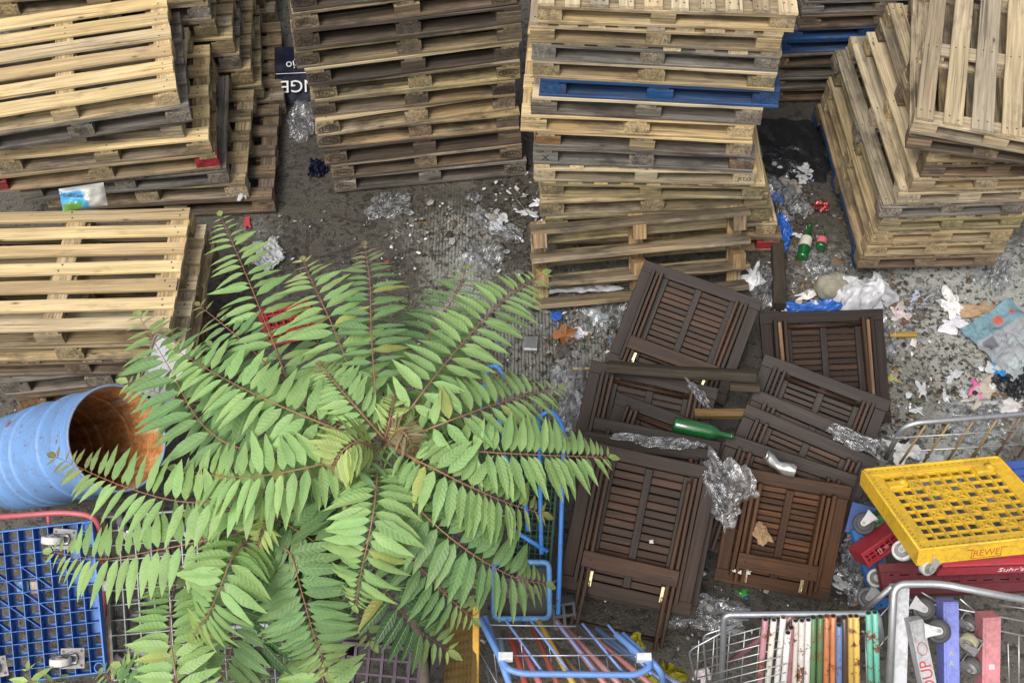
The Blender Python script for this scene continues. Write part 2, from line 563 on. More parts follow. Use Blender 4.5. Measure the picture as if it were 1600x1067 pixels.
# big stack on the right
cs = [BLUE, BROWN, TAN, TAN, MOSS, GREY, PALE, TAN, BROWN, TAN, BROWN, PALE]
xls = [1333, 1338, 1350, 1357, 1371, 1372, 1398, 1420, 1437, 1445, 1413, 1420]
xrs = [1550, 1558, 1560, 1577, 1588, 1600, 1625, 1640, 1650, 1660, 1645, 1660]
yaws = [2, 2, 2, 2, 2, 2.5, 2.2, 1.8, 1, 0, -12, -16]
rows = []
for i in range(12):
    rows.append(dict(xl=xls[i], yaw=yaws[i], c=cs[i], d=PALE if i in (11, 7) else mixc(cs[i], TAN, .5), L=.8, W=1.3 if i < 7 else 1.2, along='y', nb=6, bw=.1, worn=i in (0, 1, 5, 8, 10)))
rows[0]['d'] = BLUE
rows[0]['Y'] = 4.55
rows[0]['L'] = .34
rows[0]['nb'] = 3
rows[0]['label'] = 'blue pallet edge sticking out beneath the big right stack'
stack('the big right stack', 'pallets of the big right stack', 4.45, .106, rows)
# dark stack behind
rows = []
for i, c in enumerate([BROWN, GREY, GREY, BROWN, BLUE, BLUE, BROWN, GREY, BROWN, TAN, BROWN]):
    rows.append(dict(xl=[1188, 1190, 1188, 1196, 1200, 1216, 1246, 1250, 1262, 1270, 1262][i], xr=[1480, 1484, 1486, 1490, 1496, 1500, 1510, 1516, 1520, 1524, 1530][i], yaw=R.uniform(2, 4.5), c=c, d=c, worn=True))
rows[4]['label'] = 'blue pallet in the dark stack, under the other blue one'
rows[5]['label'] = 'blue pallet in the dark stack, lying on the other blue one'
stack('the dark stack with two blue pallets', 'pallets of the dark far stack', 6.02, .1, rows)

# broken pallet leaning on the middle stack
TL, TR, BL = at(826, 352, .44), at(1166, 322, .44), at(850, 472, .03)
Mq, w, h = quad(TL, TR, BL)
root = thing('pallet', Mq, 'broken pallet with wide gaps leaning against the stack foot', 'pallet')
for i, y in enumerate([.012, h * .30, h * .62, h * .97]):
    b = MB()
    b.board((w / 2, y, .05), (w, .03, .098), 'x', mixc(mixc(TAN, BROWN, .5), DARK, .35 * (i % 2)), jcol=.2, jit=.003, bow=.003)
    b.build('runner', OLDWOOD, root)
for i, x in enumerate([.05, w * .49, w * .95]):
    b = MB()
    b.board((x, h / 2, -.013), (.085, h + .02, .02), 'y', mixc(ORANGE, TAN, .6), jcol=.15)
    b.build('deck_board', OLDWOOD, root)
    for y in (h * .45, h * .93):
        b = MB()
        b.board((x, y - .03, .052), (.075, .085, .1), 'y', mixc(ORANGE, TAN, .4), jcol=.2)
        o = b.build('block', OLDWOOD, root)
for i, y in enumerate([.12, .43, .72]):
    b = MB()
    b.board((w / 2, h * y + .05, -.034), (w * .98, .09, .02), 'x', MOSS, jcol=.2)
    b.build('deck_board', OLDWOOD, root)
# ------------------------------------------------------------------ folding garden tables
DK1, DK2, DK3, GRY = (.029, .0165, .0115), (.048, .025, .016), (.032, .02, .015), (.030, .022, .018)
RED1 = (.080, .033, .012)
BRASS = (.55, .46, .27)


def table(TL, TR, BL, label, zs, legs='in', tan=False, warm=0.0, dowel=False, latch=True, size=None, low=True, bare=False):
    zl, zr, zb = zs
    Mq, w, h = quad(at(*TL, zl), at(*TR, zr), at(*BL, zb))
    root = thing('folding_table', Mq, label, 'folding table', 'dark folding tables heaped in the yard')
    kk = R.uniform(.72, 1.12)
    base = tuple(v * kk for v in mixc(DK1, RED1, warm))
    sl = tuple(v * kk for v in mixc(mixc(DK2, RED1, R.uniform(0, .3)), RED1, warm))
    top = MB()
    bw = .062
    top.board((w / 2, h - bw / 2, 0), (w, bw, .024), 'x', mixc(base, GRY, .45))
    top.board((w / 2, bw / 2, 0), (w, bw, .024), 'x', base)
    top.board((bw / 2, h / 2, -.001), (bw - .002, h - 2 * bw - .002, .022), 'y', base)
    top.board((w - bw / 2, h / 2, -.001), (bw - .002, h - 2 * bw - .002, .022), 'y', base)
    n = 15
    sh = (h - 2 * bw - .004) / n
    gone = R.choice([None, None, 1, 3, 13]) if not low else None
    for i in range(n):
        if i == gone:
            continue
        for (xa, xb) in ((bw + .002, w * .5 - .001), (w * .5 + .001, w - bw - .002)):
            top.board(((xa + xb) / 2, bw + .002 + sh * (i + .5), -.003 + R.uniform(-.0012, .0012)), (xb - xa, sh - .0045, .014), 'x', sl, jcol=.35)
    # dark backing of the upper side, seen only as the gaps between slats
    o = top.build('tabletop', DARKWOOD, root)
    for x in (w * .215, w * .5, w * .785):
        b = MB()
        hh = h - 2 * bw - .01
        b.board((x, h / 2, .014), (.036, hh, .018), 'y', mixc(base, GRY, .85 * (1 - warm)))
        for i in range(n):
            y = bw + .002 + sh * (i + .5)
            b.add([(x + .0042 * math.cos(a * 1.047), y + .0042 * math.sin(a * 1.047), .0237) for a in range(6)], [tuple(range(6))], (.012, .01, .009))
        b.build('batten', DARKWOOD, root)
    # apron rails down both sides
    for s in (0, 1):
        b = MB()
        x = bw + .012 if s == 0 else w - bw - .012
        b.board((x, h / 2, .03), (.02, h - .09, .036), 'y', base)
        b.build('rail', DARKWOOD, root)
    ext = .16 if legs == 'out' else -.02
    for s in (0, 1):
        for k in (0, 1):
            b = MB()
            dx = .036 + k * .026
            x = bw + dx if s == 0 else w - bw - dx
            y0, y1 = (-ext - .02 * k, h - .06 - .03 * k) if k == 0 or legs == 'out' else (.03, h - .05)
            b.board((x, (y0 + y1) / 2, .034 + .012 * k), (.019, y1 - y0, .038), 'y', (.20, .115, .06) if tan and k == 0 else mixc(sl, RED1, .3 * s), cham=.006)
            b.build('leg', DARKWOOD, root)
    if low:
        b = MB()
        yb = h * .24
        b.board((w / 2, yb, .062), (w - 2 * bw - .05, .075, .018), 'x', mixc(sl, RED1, .35))
        for x in (bw + .06, w - bw - .06):
            b.add([(x + .006 * math.cos(a * 1.047), yb + .006 * math.sin(a * 1.047), .0718) for a in range(6)], [tuple(range(6))], (.02, .012, .008))
        b.build('stretcher', DARKWOOD, root)
    if legs == 'out':
        b = MB()
        b.tube([(bw + .03, -ext + .03, .04), (w * .5, -ext + .025, .04), (w - bw - .03, -ext + .03, .04)], .012, mixc(GRY, DK2, .4), n=8)
        b.build('foot_bar', DARKWOOD, root)
    if dowel:
        b = MB()
        b.tube([(bw + .07, h - bw - .02, .03), (w - bw - .07, h - bw - .02, .03)], .011, sl, n=8)
        b.build('dowel', DARKWOOD, root)
    if latch:
        for x in (bw + .075, w - bw - .075):
            b = MB()
            b.box((x, h * .11, .034), (.022, .075, .012), BRASS, ch=.004)
            b.tube([(x, h * .11 - .036, .041), (x, h * .11 - .01, .041)], .007, BRASS)
            b.build('latch', BRASSM, root)
    return root


BRASSM = paint_mat('tarnished_brass', .35, .35, metal=.9)
table((1008, 406), (1192, 470), (946, 566), 'dark folding table tilted clockwise at the back, brass plate on its stretcher', (.36, .34, .06), low=True, latch=True)
table((1186, 490), (1378, 483), (1188, 668), 'dark folding table standing squarest, behind the others, by the white bag', (.3, .3, .0), tan=True, dowel=True, low=False, latch=False)
table((1196, 553), (1392, 626), (1160, 720), 'dark folding table overlapping the squarest one, long dowel under its top edge', (.4, .38, .1), dowel=True, low=False, latch=False)
table((1181, 607), (1378, 690), (1142, 770), 'dark folding table showing only a strip above the one with film draped over its corner', (.43, .41, .12), dowel=False, low=False, latch=False)
table((1168, 631), (1372, 716), (1128, 800), 'dark folding table with clear film draped over its upper corner', (.5, .47, .16), low=False, latch=False)
table((924, 562), (1122, 606), (893, 742), 'dark folding table lying under the rotten plank end', (.42, .40, .1), dowel=True, low=False, latch=False)
table((966, 612), (1160, 684), (930, 770), 'dark folding table with the green bottle lying along its edge', (.48, .46, .16), dowel=True, low=False, latch=False)
table((930, 651), (1126, 690), (896, 840), 'dark folding table whose edge shows just below the green bottle', (.55, .53, .2), low=False, latch=False)
table((914, 673), (1122, 704), (884, 870), 'dark folding table directly under the frontmost one, film caught on its edge', (.59, .57, .22), low=False, latch=False)
table((912, 700), (1128, 742), (884, 925), 'dark folding table whose frame pokes out beside the frontmost table', (.60, .58, .2), legs='in', low=False, latch=False)
table((1138, 676), (1340, 742), (1108, 860), 'dark folding table carrying the crushed can', (.52, .5, .16), low=False, latch=False)
table((1148, 727), (1330, 760), (1116, 905), 'warm brown folding table with a scrap of cardboard on its slats', (.58, .56, .2), legs='in', warm=.8)
table((918, 688), (1124, 732), (874, 916), 'frontmost dark folding table with legs sticking out and two brass latches', (.68, .66, .27), legs='out', warm=.25)

# timbers in the heap
b = MB()
A, B_ = at(952, 573, .5), at(1182, 590, .5)
d = (B_ - A)
M = mat3(d.normalized(), Vector((0, .55, .83)).normalized().cross(d.normalized()).normalized() * -1, (d.normalized().cross(Vector((0, .55, .83)).normalized().cross(d.normalized()) * -1)).normalized(), (A + B_) / 2)
b.board((0, 0, 0), (d.length, .07, .05), 'x', (.055, .04, .022), jit=.007, cham=.008)
b.board((d.length * .42, .03, .045), (d.length * .2, .05, .035), 'x', (.07, .05, .03), jit=.006, cham=.008)
tag(b.build('plank', OLDWOOD, None, M), 'rotten dark plank end lying across the dark tables', 'plank')
b = MB()
A, B_ = at(1085, 645, .42), at(1168, 648, .42)
b.board((0, 0, 0), ((B_ - A).length, .045, .03), 'x', (.25, .15, .05))
tag(b.build('plank', WOOD, None, Matrix.Translation((A + B_) / 2)), 'short yellowish plank wedged between the dark tables', 'plank')
b = MB()
A, B_ = at(1213, 385, .02), at(1216, 484, .02)
b.board((0, 0, .03), ((B_ - A).length, .07, .06), 'x', (.05, .036, .026), jit=.004)
tag(b.build('plank', OLDWOOD, None, Matrix.Translation((A + B_) / 2) @ Matrix.Rotation(math.atan2(B_.y - A.y, B_.x - A.x), 4, 'Z')), 'dark beam lying beside the blue bag', 'beam')
b = MB()
A, B_ = at(895, 577, .02), at(932, 579, .02)
b.board((0, 0, .01), ((B_ - A).length, .014, .012), 'x', (.45, .3, .12))
tag(b.build('stick', WOOD, None, Matrix.Translation((A + B_) / 2)), 'thin pale stick poking out beside the dark tables', 'stick')
b = MB()
A, B_ = at(1388, 521, .02), at(1432, 528, .02)
b.board((0, 0, .01), ((B_ - A).length, .03, .02), 'x', (.42, .26, .05))
tag(b.build('stick', WOOD, None, Matrix.Translation((A + B_) / 2)), 'yellow wooden batten lying on the ground right of the squarest table', 'stick')
# ------------------------------------------------------------------ dollies, cages, barrel
def caster(parent, M, col=(.5, .5, .47), r=.045, wid=.03, plate=True, tyre=None):
    """castor in local frame: plate at origin, wheel towards +z"""
    root = MB()
    root.box((0, 0, .004), (.085, .1, .006), (.26, .26, .25))
    for x in (-.03, .03):
        for y in (-.038, .038):
            root.add([(x + .007 * math.cos(a), y + .007 * math.sin(a), .0075) for a in [i * 1.047 for i in range(6)]], [tuple(range(6))], (.08, .04, .03))
    o = root.build('caster', PAINT, parent, M)
    f = MB()
    f.tube([(0, 0, .006), (0, 0, .022)], .026, (.3, .3, .3), n=12)
    for s in (-1, 1):
        x = s * (wid / 2 + .006)
        f.add([(x, -.022, .02), (x, .024, .02), (x, .045, .07), (x, .02, .08)] + [(x + s * .003, -.022, .02), (x + s * .003, .024, .02), (x + s * .003, .045, .07), (x + s * .003, .02, .08)],
              [(0, 1, 2, 3), (7, 6, 5, 4), (0, 4, 5, 1), (1, 5, 6, 2), (2, 6, 7, 3), (3, 7, 4, 0)], (.3, .3, .3))
        f.tube([(x + s * .001, .03, .066), (x + s * .006, .03, .066)], .009, (.2, .2, .2), n=8)
    f.build('fork', GALV, o)
    wl = MB()
    prof = [(.006, -wid / 2), (r * .45, -wid / 2), (r * .5, -wid / 2 + .004), (r * .78, -wid / 2 + .004), (r * .82, -wid / 2), (r * .95, -wid / 2), (r, -wid / 2 + .005), (r, wid / 2 - .005), (r * .95, wid / 2), (r * .82, wid / 2), (r * .78, wid / 2 - .004), (r * .5, wid / 2 - .004), (r * .45, wid / 2), (.006, wid / 2)]
    wl.lathe(prof, 24, col, 0, mat3(Vector((0, 1, 0)), Vector((0, 0, 1)), Vector((1, 0, 0)), Vector((0, .03, .066))))
    wl.build('wheel', RUBBER, o)
    return o


def lattice(w, h, nx, ny, z0, z1, t, col, rim=.012, diag=None, skip=None, rimz=None):
    """moulded plastic grid between z0 and z1; the far ribs sit a hair lower so nothing is coplanar"""
    m = MB()
    rz0, rz1 = rimz or (z0, z1 + .002)
    zc, zd = (rz0 + rz1) / 2, rz1 - rz0
    m.box((w / 2, rim / 2, zc), (w, rim, zd), col)
    m.box((w / 2, h - rim / 2, zc), (w, rim, zd), col)
    m.box((rim / 2, h / 2, zc), (rim, h - 2 * rim, zd - .001), col)
    m.box((w - rim / 2, h / 2, zc), (rim, h - 2 * rim, zd - .001), col)
    for i in range(1, nx):
        m.box((w * i / nx, h / 2, (z0 + z1) / 2), (t, h - rim * 2, z1 - z0), col, ch=.001)
    for j in range(1, ny):
        m.box((w / 2, h * j / ny, (z0 + z1) / 2 - .0008), (w - rim * 2, t, z1 - z0 - .0016), col, ch=.001)
    for (i, j, s) in (diag or []):
        a = Vector((w * (i + (0 if s > 0 else 1)) / nx, h * j / ny, 0))
        b = Vector((w * (i + (1 if s > 0 else 0)) / nx, h * (j + 1) / ny, 0))
        d = (b - a)
        M = mat3(d.normalized(), Vector((-d.y, d.x, 0)).normalized(), Vector((0, 0, 1)), (a + b) / 2)
        zz = z1 - (z1 - z0) * .3 - .0016
        m.box((0, 0, zz), (d.length * .96, t * 1.1, (z1 - z0) * .6), col, M=M, ch=.001)
    return m


def flip(M, w, h):
    return M


# --- blue dolly on its side at the lower left, casters towards us
BL1 = (.032, .15, .48)
M, w, h = quad(at(-62, 836, .78), at(147, 812, .8), at(-82, 1078, .42))
root = thing('plastic_dolly', M, 'blue plastic dolly tipped up in front of the barrel, white casters towards us', 'dolly')
dg = [(i, j, (1 if (i + j) % 2 else -1)) for i in range(2, 6) for j in range(4, 9)]
m = lattice(w, h, 9, 12, -.02, .03, .003, BL1, .007, dg[::2])
for i in range(9):
    for j in range(12):
        if (i < 2 or i > 6) and R.random() < .5:
            m.box((w * (i + .5) / 9, h * (j + .5) / 12, -.018), (w / 9 - .006, h / 12 - .006, .003), BL1)
# open frame plate behind the ribs
for i in range(9):
    for j in range(12):
        x0, y0 = w * i / 9, h * j / 12
        m.box((x0 + .006, y0 + h / 24, -.022), (.009, h / 12 - .004, .004), tuple(c * .9 for c in BL1))
        m.box((x0 + w / 18, y0 + .006, -.0235), (w / 9 - .004, .009, .004), tuple(c * .9 for c in BL1))
for x in (.025, w - .025):
    for y in (.025, h - .025):
        m.tube([(x + .02 * math.cos(a * .4488), y + .02 * math.sin(a * .4488), .031) for a in range(14)], .004, BL1, closed=True, n=6)
m.build('grid_deck', PAINT, root)
for (x, y, a) in ((w * .79, h * .90, 80), (w * .77, h * .12, 85), (w * .2, h * .88, 100), (w * .2, h * .12, 95)):
    caster(root, Matrix.Translation((x, y, .03)) @ Matrix.Rotation(rad(a), 4, 'Z'), (.62, .6, .55))
for (x, y, c) in ((w * .42, h * .61, (.25, .45, .7)), (w * .52, h * .6, (.45, .36, .3))):
    m = MB()
    g = 6
    vs = [(x + (i / g - .5) * .05, y + (j / g - .5) * .05, -.012 + .006 * noise.noise(Vector((i * .5, j * .5, x * 9)))) for j in range(g + 1) for i in range(g + 1)]
    m.add([M @ Vector(v) for v in vs], [(j * (g + 1) + i, j * (g + 1) + i + 1, (j + 1) * (g + 1) + i + 1, (j + 1) * (g + 1) + i) for j in range(g) for i in range(g)], c)
    tag(m.build('scrap', PAPER), ('pale blue' if c[2] > .5 else 'brownish') + ' paper scrap caught in the grid of the blue dolly', 'paper scrap')

# --- grey dolly beside it
GR1 = (.27, .28, .28)
M, w, h = quad(at(163, 806, .7), at(330, 792, .7), at(172, 1062, .3))
root = thing('plastic_dolly', M, 'grey plastic dolly tipped up under the leaves, dark caster at its corner', 'dolly')
m = lattice(w, h, 7, 11, -.02, .028, .005, GR1, .008)
for i in range(7):
    for j in range(11):
        x0, y0 = w * i / 7, h * j / 11
        m.box((x0 + .008, y0 + h / 22, -.022), (.012, h / 11 - .004, .004), (.06, .062, .062))
        m.box((x0 + w / 14, y0 + .008, -.0235), (w / 7 - .004, .012, .004), (.06, .062, .062))
m.box((-.006, h / 2, 0), (.008, h, .03), (.42, .2, .04))
m.build('grid_deck', PAINT, root)
for (x, y, a, c) in ((w * .22, h * .12, 60, (.05, .055, .06)), (w * .25, h * .93, 20, (.06, .06, .065)), (w * .8, h * .1, 30, (.05, .05, .05)), (w * .8, h * .9, 30, (.05, .05, .05))):
    caster(root, Matrix.Translation((x, y, .03)) @ Matrix.Rotation(rad(a), 4, 'Z'), c)
m = MB()
m.box((.0, h * .58, .034), (.034, .045, .006), (.62, .62, .6))
m.build('corner_plate', PAINT, root)
# second grey crate at the bottom
M, w, h = quad(at(300, 985, .6), at(452, 972, .6), at(296, 1110, .4))
root = thing('plastic_crate', M, 'grey plastic crate with a rounded rim below the leaves', 'crate')
m = lattice(w, h, 10, 7, -.05, -.04, .005, (.14, .15, .155), .012, rimz=(-.06, .012))
m.build('grid_floor', PAINT, root)
m = MB()
m.tube(fillet([(0, .02, .015), (0, h, .015), (w, h, .015), (w, .02, .015)], .04), .012, (.3, .32, .34))
m.build('rim', PAINT, root)

# --- pink tube frame behind the blue dolly
m = MB()
m.tube(fillet([at(-60, 812, .86), at(100, 800, .86), at(150, 806, .84), at(166, 880, .55), at(160, 1000, .2)], .12), .012, (.45, .10, .12))
m.tube([at(75, 803, .855), at(86, 900, .3)], .008, (.42, .10, .12))
tag(m.build('painted_hoop', LIGHTRUST), 'pink painted tube frame arching over the blue dolly', 'cage frame')
for k in range(3):
    m = MB()
    y = 905 + k * 28
    m.tube([at(130 + 4 * k, y, .3), at(176 + 3 * k, y - 4, .3)], .011, (.3, .06, .07))
    tag(m.build('painted_tube', LIGHTRUST), 'dull red tube showing between the blue and the grey dolly', 'tube', 'red tubes between the dollies')

# --- barrel
n_ = Vector((.74, -.24, .62)).normalized()
c_ = at(184, 684, .84)
xx = Vector((0, 0, 1)).cross(n_).normalized()
M = mat3(xx, n_.cross(xx), n_, c_)
root = thing('barrel', M, 'blue steel barrel tipped over, rusty inside, at the left edge', 'barrel')
Rb = .238
prof = []
L = .92
for i in range(221):
    z = -L * i / 220
    r = Rb
    for q in (.27, .52, .62):
        r += .009 * math.exp(-((z + q * L / .9) / .009) ** 2)
    if .035 < -z < .15 or .70 < -z < .86:
        r += .0022 * math.sin(-z * 2 * math.pi / .02)
    prof.append((r, z))
m = MB()
m.lathe(prof, 64, (.14, .27, .52))
m.tube([(Rb * math.cos(a * .09817), Rb * math.sin(a * .09817), .0) for a in range(64)], .006, (.2, .28, .42), closed=True, n=8)
DRUM = paint_mat('barrel_paint', .38, .6, .95, 1.4, rustlo=.60, dirtcol=(.10, .12, .16))
m.build('shell', DRUM, root)
t = NT('barrel_rust')
o = t.n('ShaderNodeTexCoord').outputs['Object']
a1 = t.noise(t.mapv(o, (9, 9, 1.6)), 1.0, 6, .7, .6)
a2 = t.noise(o, 40, 5, .7)
a3 = t.noise(t.mapv(o, (22, 22, 2.5)), 1.0, 4, .6)
cc = t.ramp(t.math('ADD', t.math('MULTIPLY', a1, .6), t.math('MULTIPLY', a2, .4)), [(.34, (.10, .04, .015)), (.43, (.28, .105, .028)), (.53, (.45, .205, .062)), (.66, (.54, .42, .29))])
cc = t.mix(t.ramp(a3, [(.55, 0.0), (.7, .75)]), cc, (.42, .36, .27))
t.pbr(Base_Color=cc, Roughness=.75, Normal=t.bump(a2, .5, .003))
m = MB()
pi = [(r - .005, z) for (r, z) in prof[:-1]]
m.lathe(pi, 64, (.3, .12, .04))
m.build('inside', t.mat, root)
m = MB()
m.lathe([(.0005, -L), (Rb, -L)], 64, (.12, .25, .52))
m.lathe([(.0005, -L + .01), (Rb - .006, -L + .01)], 64, (.06, .03, .015), 1)
m.build('bottom', [DRUM, t.mat], root)

# --- white rusty panel by the low stack
M, w, h = quad(at(246, 520, .75), at(300, 545, .75), at(196, 600, .55))
root = thing('enamel_sheet', M, 'white enamel panel with rusty edges between stack and barrel', 'panel')
m = MB()
m.box((w / 2, h / 2, 0), (w, h, .012), (.36, .37, .39))
m.build('sheet', RUSTY, root)
m = MB()
m.tube(fillet([(0, 0, .01), (0, h, .01), (w, h, .01)], .03), .008, (.18, .13, .11))
m.build('edge_strip', RUSTY, root)
# red folded thing behind the leaves
M, w, h = quad(at(402, 486, .3), at(484, 470, .35), at(406, 542, .1))
root = thing('plastic_dolly', M, 'red plastic dolly half hidden behind the upper leaves', 'dolly')
m = lattice(w, h, 7, 6, -.02, .02, .012, (.30, .014, .018), .02)
m.build('grid_deck', PAINT, root)

# --- yellow dolly with lettering
YE = (.68, .42, .025)
M, w, h = quad(at(1346, 735, .86), at(1560, 714, .84), at(1429, 862, 1.11))
Mi = M.inverted()
YELLOW = root = thing('plastic_dolly', M, 'yellow plastic dolly with red lettering on its front skirt', 'dolly')
t_ = .013
dg = [(i, j, s) for (i, j) in ((5, 1), (6, 2), (4, 2), (5, 3), (7, 3), (3, 4), (6, 4), (8, 4), (4, 5), (5, 5), (7, 5), (3, 6), (2, 7), (4, 6), (6, 6), (2, 3), (3, 2), (1, 5), (7, 1)) for s in (1, -1)]
m = MB()
bx, by = .055, .05
sub = lattice(w - 2 * bx, h - 2 * by, 10, 9, -.016, 0, .0085, YE, .012, dg)
m.add(sub.v, sub.f, sub.c, 0, None, Matrix.Translation((bx, by, 0)))
for (cx, cy, sx, sy) in ((w / 2, by / 2, w, by), (w / 2, h - by / 2, w, by), (bx / 2, h / 2, bx, h - 2 * by - .002), (w - bx / 2, h / 2, bx, h - 2 * by - .002)):
    m.box((cx, cy, -.004), (sx, sy, .014), YE)
k = 0
while k < 22:
    for (x, y) in ((.03 + (w - .06) * k / 21, by * .4), (.03 + (w - .06) * k / 21, h - by * .4), (bx * .4, .03 + (h - .06) * k / 21)):
        m.add([(x + .004 * math.cos(a * 1.047), y + .003 * math.sin(a * 1.047), .0037) for a in range(6)], [tuple(range(6))], (.06, .035, .005))
    k += 1
m.tube(fillet([(.004, .004, .005), (w - .004, .004, .005), (w - .004, h - .004, .005), (.004, h - .004, .005), (.004, .004, .005)], .02), .006, YE, n=6)
m.build('grid_deck', PAINT, root)
m = MB()
for (cx, cy, sx, sy) in ((w / 2, .004, w, .008), (w / 2, h - .004, w, .008), (.004, h / 2, .008, h - .017), (w - .004, h / 2, .008, h - .017)):
    m.box((cx, cy, -.041), (sx, sy, .06), YE, ch=.003)
m.build('skirt', PAINT, root)
m = MB()
RW = (.45, .13, .02)
Mt = mat3(Vector((1, 0, 0)), Vector((0, 0, 1)), Vector((0, -1, 0)), Vector((w * .455, -.0006, -.04)))
m.text('REWE', .043, Mt, RW)
for a, b in (((-.085, .02), (-.058, .02)), ((-.062, .02), (-.062, -.022)), ((-.062, -.022), (.062, -.022)), ((.062, -.022), (.062, .02)), ((.058, .02), (.085, .02))):
    m.tube([Mt @ Vector((*a, 0)), Mt @ Vector((*b, 0))], .0016, RW, n=4)
m.build('lettering', PAPER, root)
for (x, y) in ((bx + .035, h * .76), (w * .80, h * .84), (w * .8, h * .15)):
    m = MB()
    m.box((x, y, .004), (.06, .045, .022), YE, ch=.006)
    m.tube([(x + .04, y - .01, .008), (x + .04, y + .03, .008)], .016, YE, n=12)
    m.build('socket', PAINT, root)
fz = Matrix.Rotation(rad(180), 4, 'X')
for (x, y, a) in ((w - .07, .06, 20), (w - .08, h - .08, 10)):
    caster(root, Matrix.Translation((x, y, -.068)) @ fz @ Matrix.Rotation(rad(a), 4, 'Z'), (.55, .55, .5), r=.038)

# --- red dolly with white lettering, under the yellow one
RD = (.48, .045, .07)
M, w, h = quad(at(1462, 846, .92), at(1690, 838, .92), at(1470, 885, .92))
root = thing('plastic_dolly', M, 'red plastic dolly with white lettering under the yellow one', 'dolly')
m = lattice(w, h, 13, 3, -.02, 0, .014, RD, .03)
m.build('grid_deck', PAINT, root)
m = MB()
m.box((w / 2, .004, -.045), (w, .008, .078), RD)
m.box((.004, h / 2, -.045), (.008, h - .018, .078), RD)
m.build('skirt', PAINT, root)
m = MB()
Mt = mat3(Vector((1, 0, 0)), Vector((0, 0, 1)), Vector((0, -1, 0)), Vector((w * .52, -.0006, -.05)))
m.text("Suhr's F", .046, Mt, (.75, .72, .72))
m.build('lettering', PAPER, root)
# dark red dolly below
DR = (.13, .015, .025)
M, w, h = quad(at(1372, 880, .74), at(1600, 872, .74), at(1380, 930, .72))
DARKRED = root = thing('plastic_dolly', M, 'dark red plastic dolly beneath the red lettered one', 'dolly')
m = lattice(w, h, 9, 4, -.04, 0, .03, DR, .04)
m.build('grid_deck', PAINT, root)
# small tilted red dolly
M, w, h = quad(at(1345, 866, .60), at(1412, 818, .66), at(1349, 893, .55))
root = thing('plastic_dolly', M, 'red plastic dolly set on edge under the yellow corner', 'dolly')
m = lattice(w, h, 8, 4, -.14, 0, .006, (.32, .02, .035), .012)
m.build('grid_deck', PAINT, root)
m = MB()
m.text('[]  su', .026, Matrix.Translation((w * .42, h * .5, .0035)) @ Matrix.Rotation(rad(0), 4, 'Z'), (.6, .4, .4))
m.build('lettering', PAPER, root)
# green edge
M, w, h = quad(at(1358, 812, .55), at(1392, 795, .58), at(1366, 842, .5))
root = thing('plastic_dolly', M, 'green plastic dolly edge behind the small red one', 'dolly')
m = lattice(w, h, 2, 2, -.2, 0, .02, (.02, .12, .035), .03)
m.build('grid_deck', PAINT, root)
# blue perforated panel
M, w, h = quad(at(1331, 828, .50), at(1362, 820, .5), at(1350, 958, .35))
BLUEPANEL = root = thing('plastic_dolly', M, 'blue perforated plastic dolly standing behind the red ones', 'dolly')
m = MB()
m.box((w / 2, h / 2, -.015), (w, h, .03), (.02, .12, .36))
for j in range(12):
    for i in range(2):
        x, y = w * (.3 + .4 * i), h * (j + .5) / 12
        m.add([(x + .006 * math.cos(a * 1.047), y + .006 * math.sin(a * 1.047), .0006) for a in range(6)], [tuple(range(6))], (.01, .02, .05))
m.build('panel', PAINT, root)
M2 = MB()
M, w, h = quad(at(1332, 780, .5), at(1372, 790, .52), at(1330, 830, .46))
M2.box((w / 2, h / 2, -.05), (w, h, .03), (.015, .06, .22))
tag(M2.build('plastic_dolly', PAINT, None, M), 'dark blue dolly corner hidden under the yellow one by the tables', 'dolly')
M, w, h = quad(at(1560, 722, .5), at(1640, 714, .5), at(1570, 760, .45))
M2 = lattice(w, h, 3, 2, -.03, 0, .03, (.02, .07, .3), .04)
tag(M2.build('plastic_dolly', PAINT, None, M), 'deep blue dolly corner behind the upper edge of the yellow one', 'dolly')

# --- silver cage gate beyond the yellow dolly
root = thing('cage_gate', Matrix.Identity(4), 'silver tube cage gate slanting behind the yellow dolly', 'cage gate')
m = MB()
z1, z2 = .78, .45
m.tube(fillet([at(1384, 716, .5), at(1412, 662, .8), at(1680, 640, .8)], .09, 7), .0125, (.62, .63, .65), n=10)
m.build('outer_tube', GALV, root)
for i in range(6):
    m = MB()
    x = 1452 + i * 37
    m.tube([at(x, 659 - (x - 1412) * .08, .79), at(x - 46, 724 - (i * 2), .52)], .0065, (.30, .20, .09) if i < 4 else (.16, .08, .06), n=7)
    m.build('bar', LIGHTRUST, root)
for yy, zz in ((684, .7), (706, .6)):
    m = MB()
    m.tube([at(1398, yy, zz), at(1660, yy - 16, zz)], .003, (.55, .55, .55), n=6)
    m.build('wire', GALV, root)

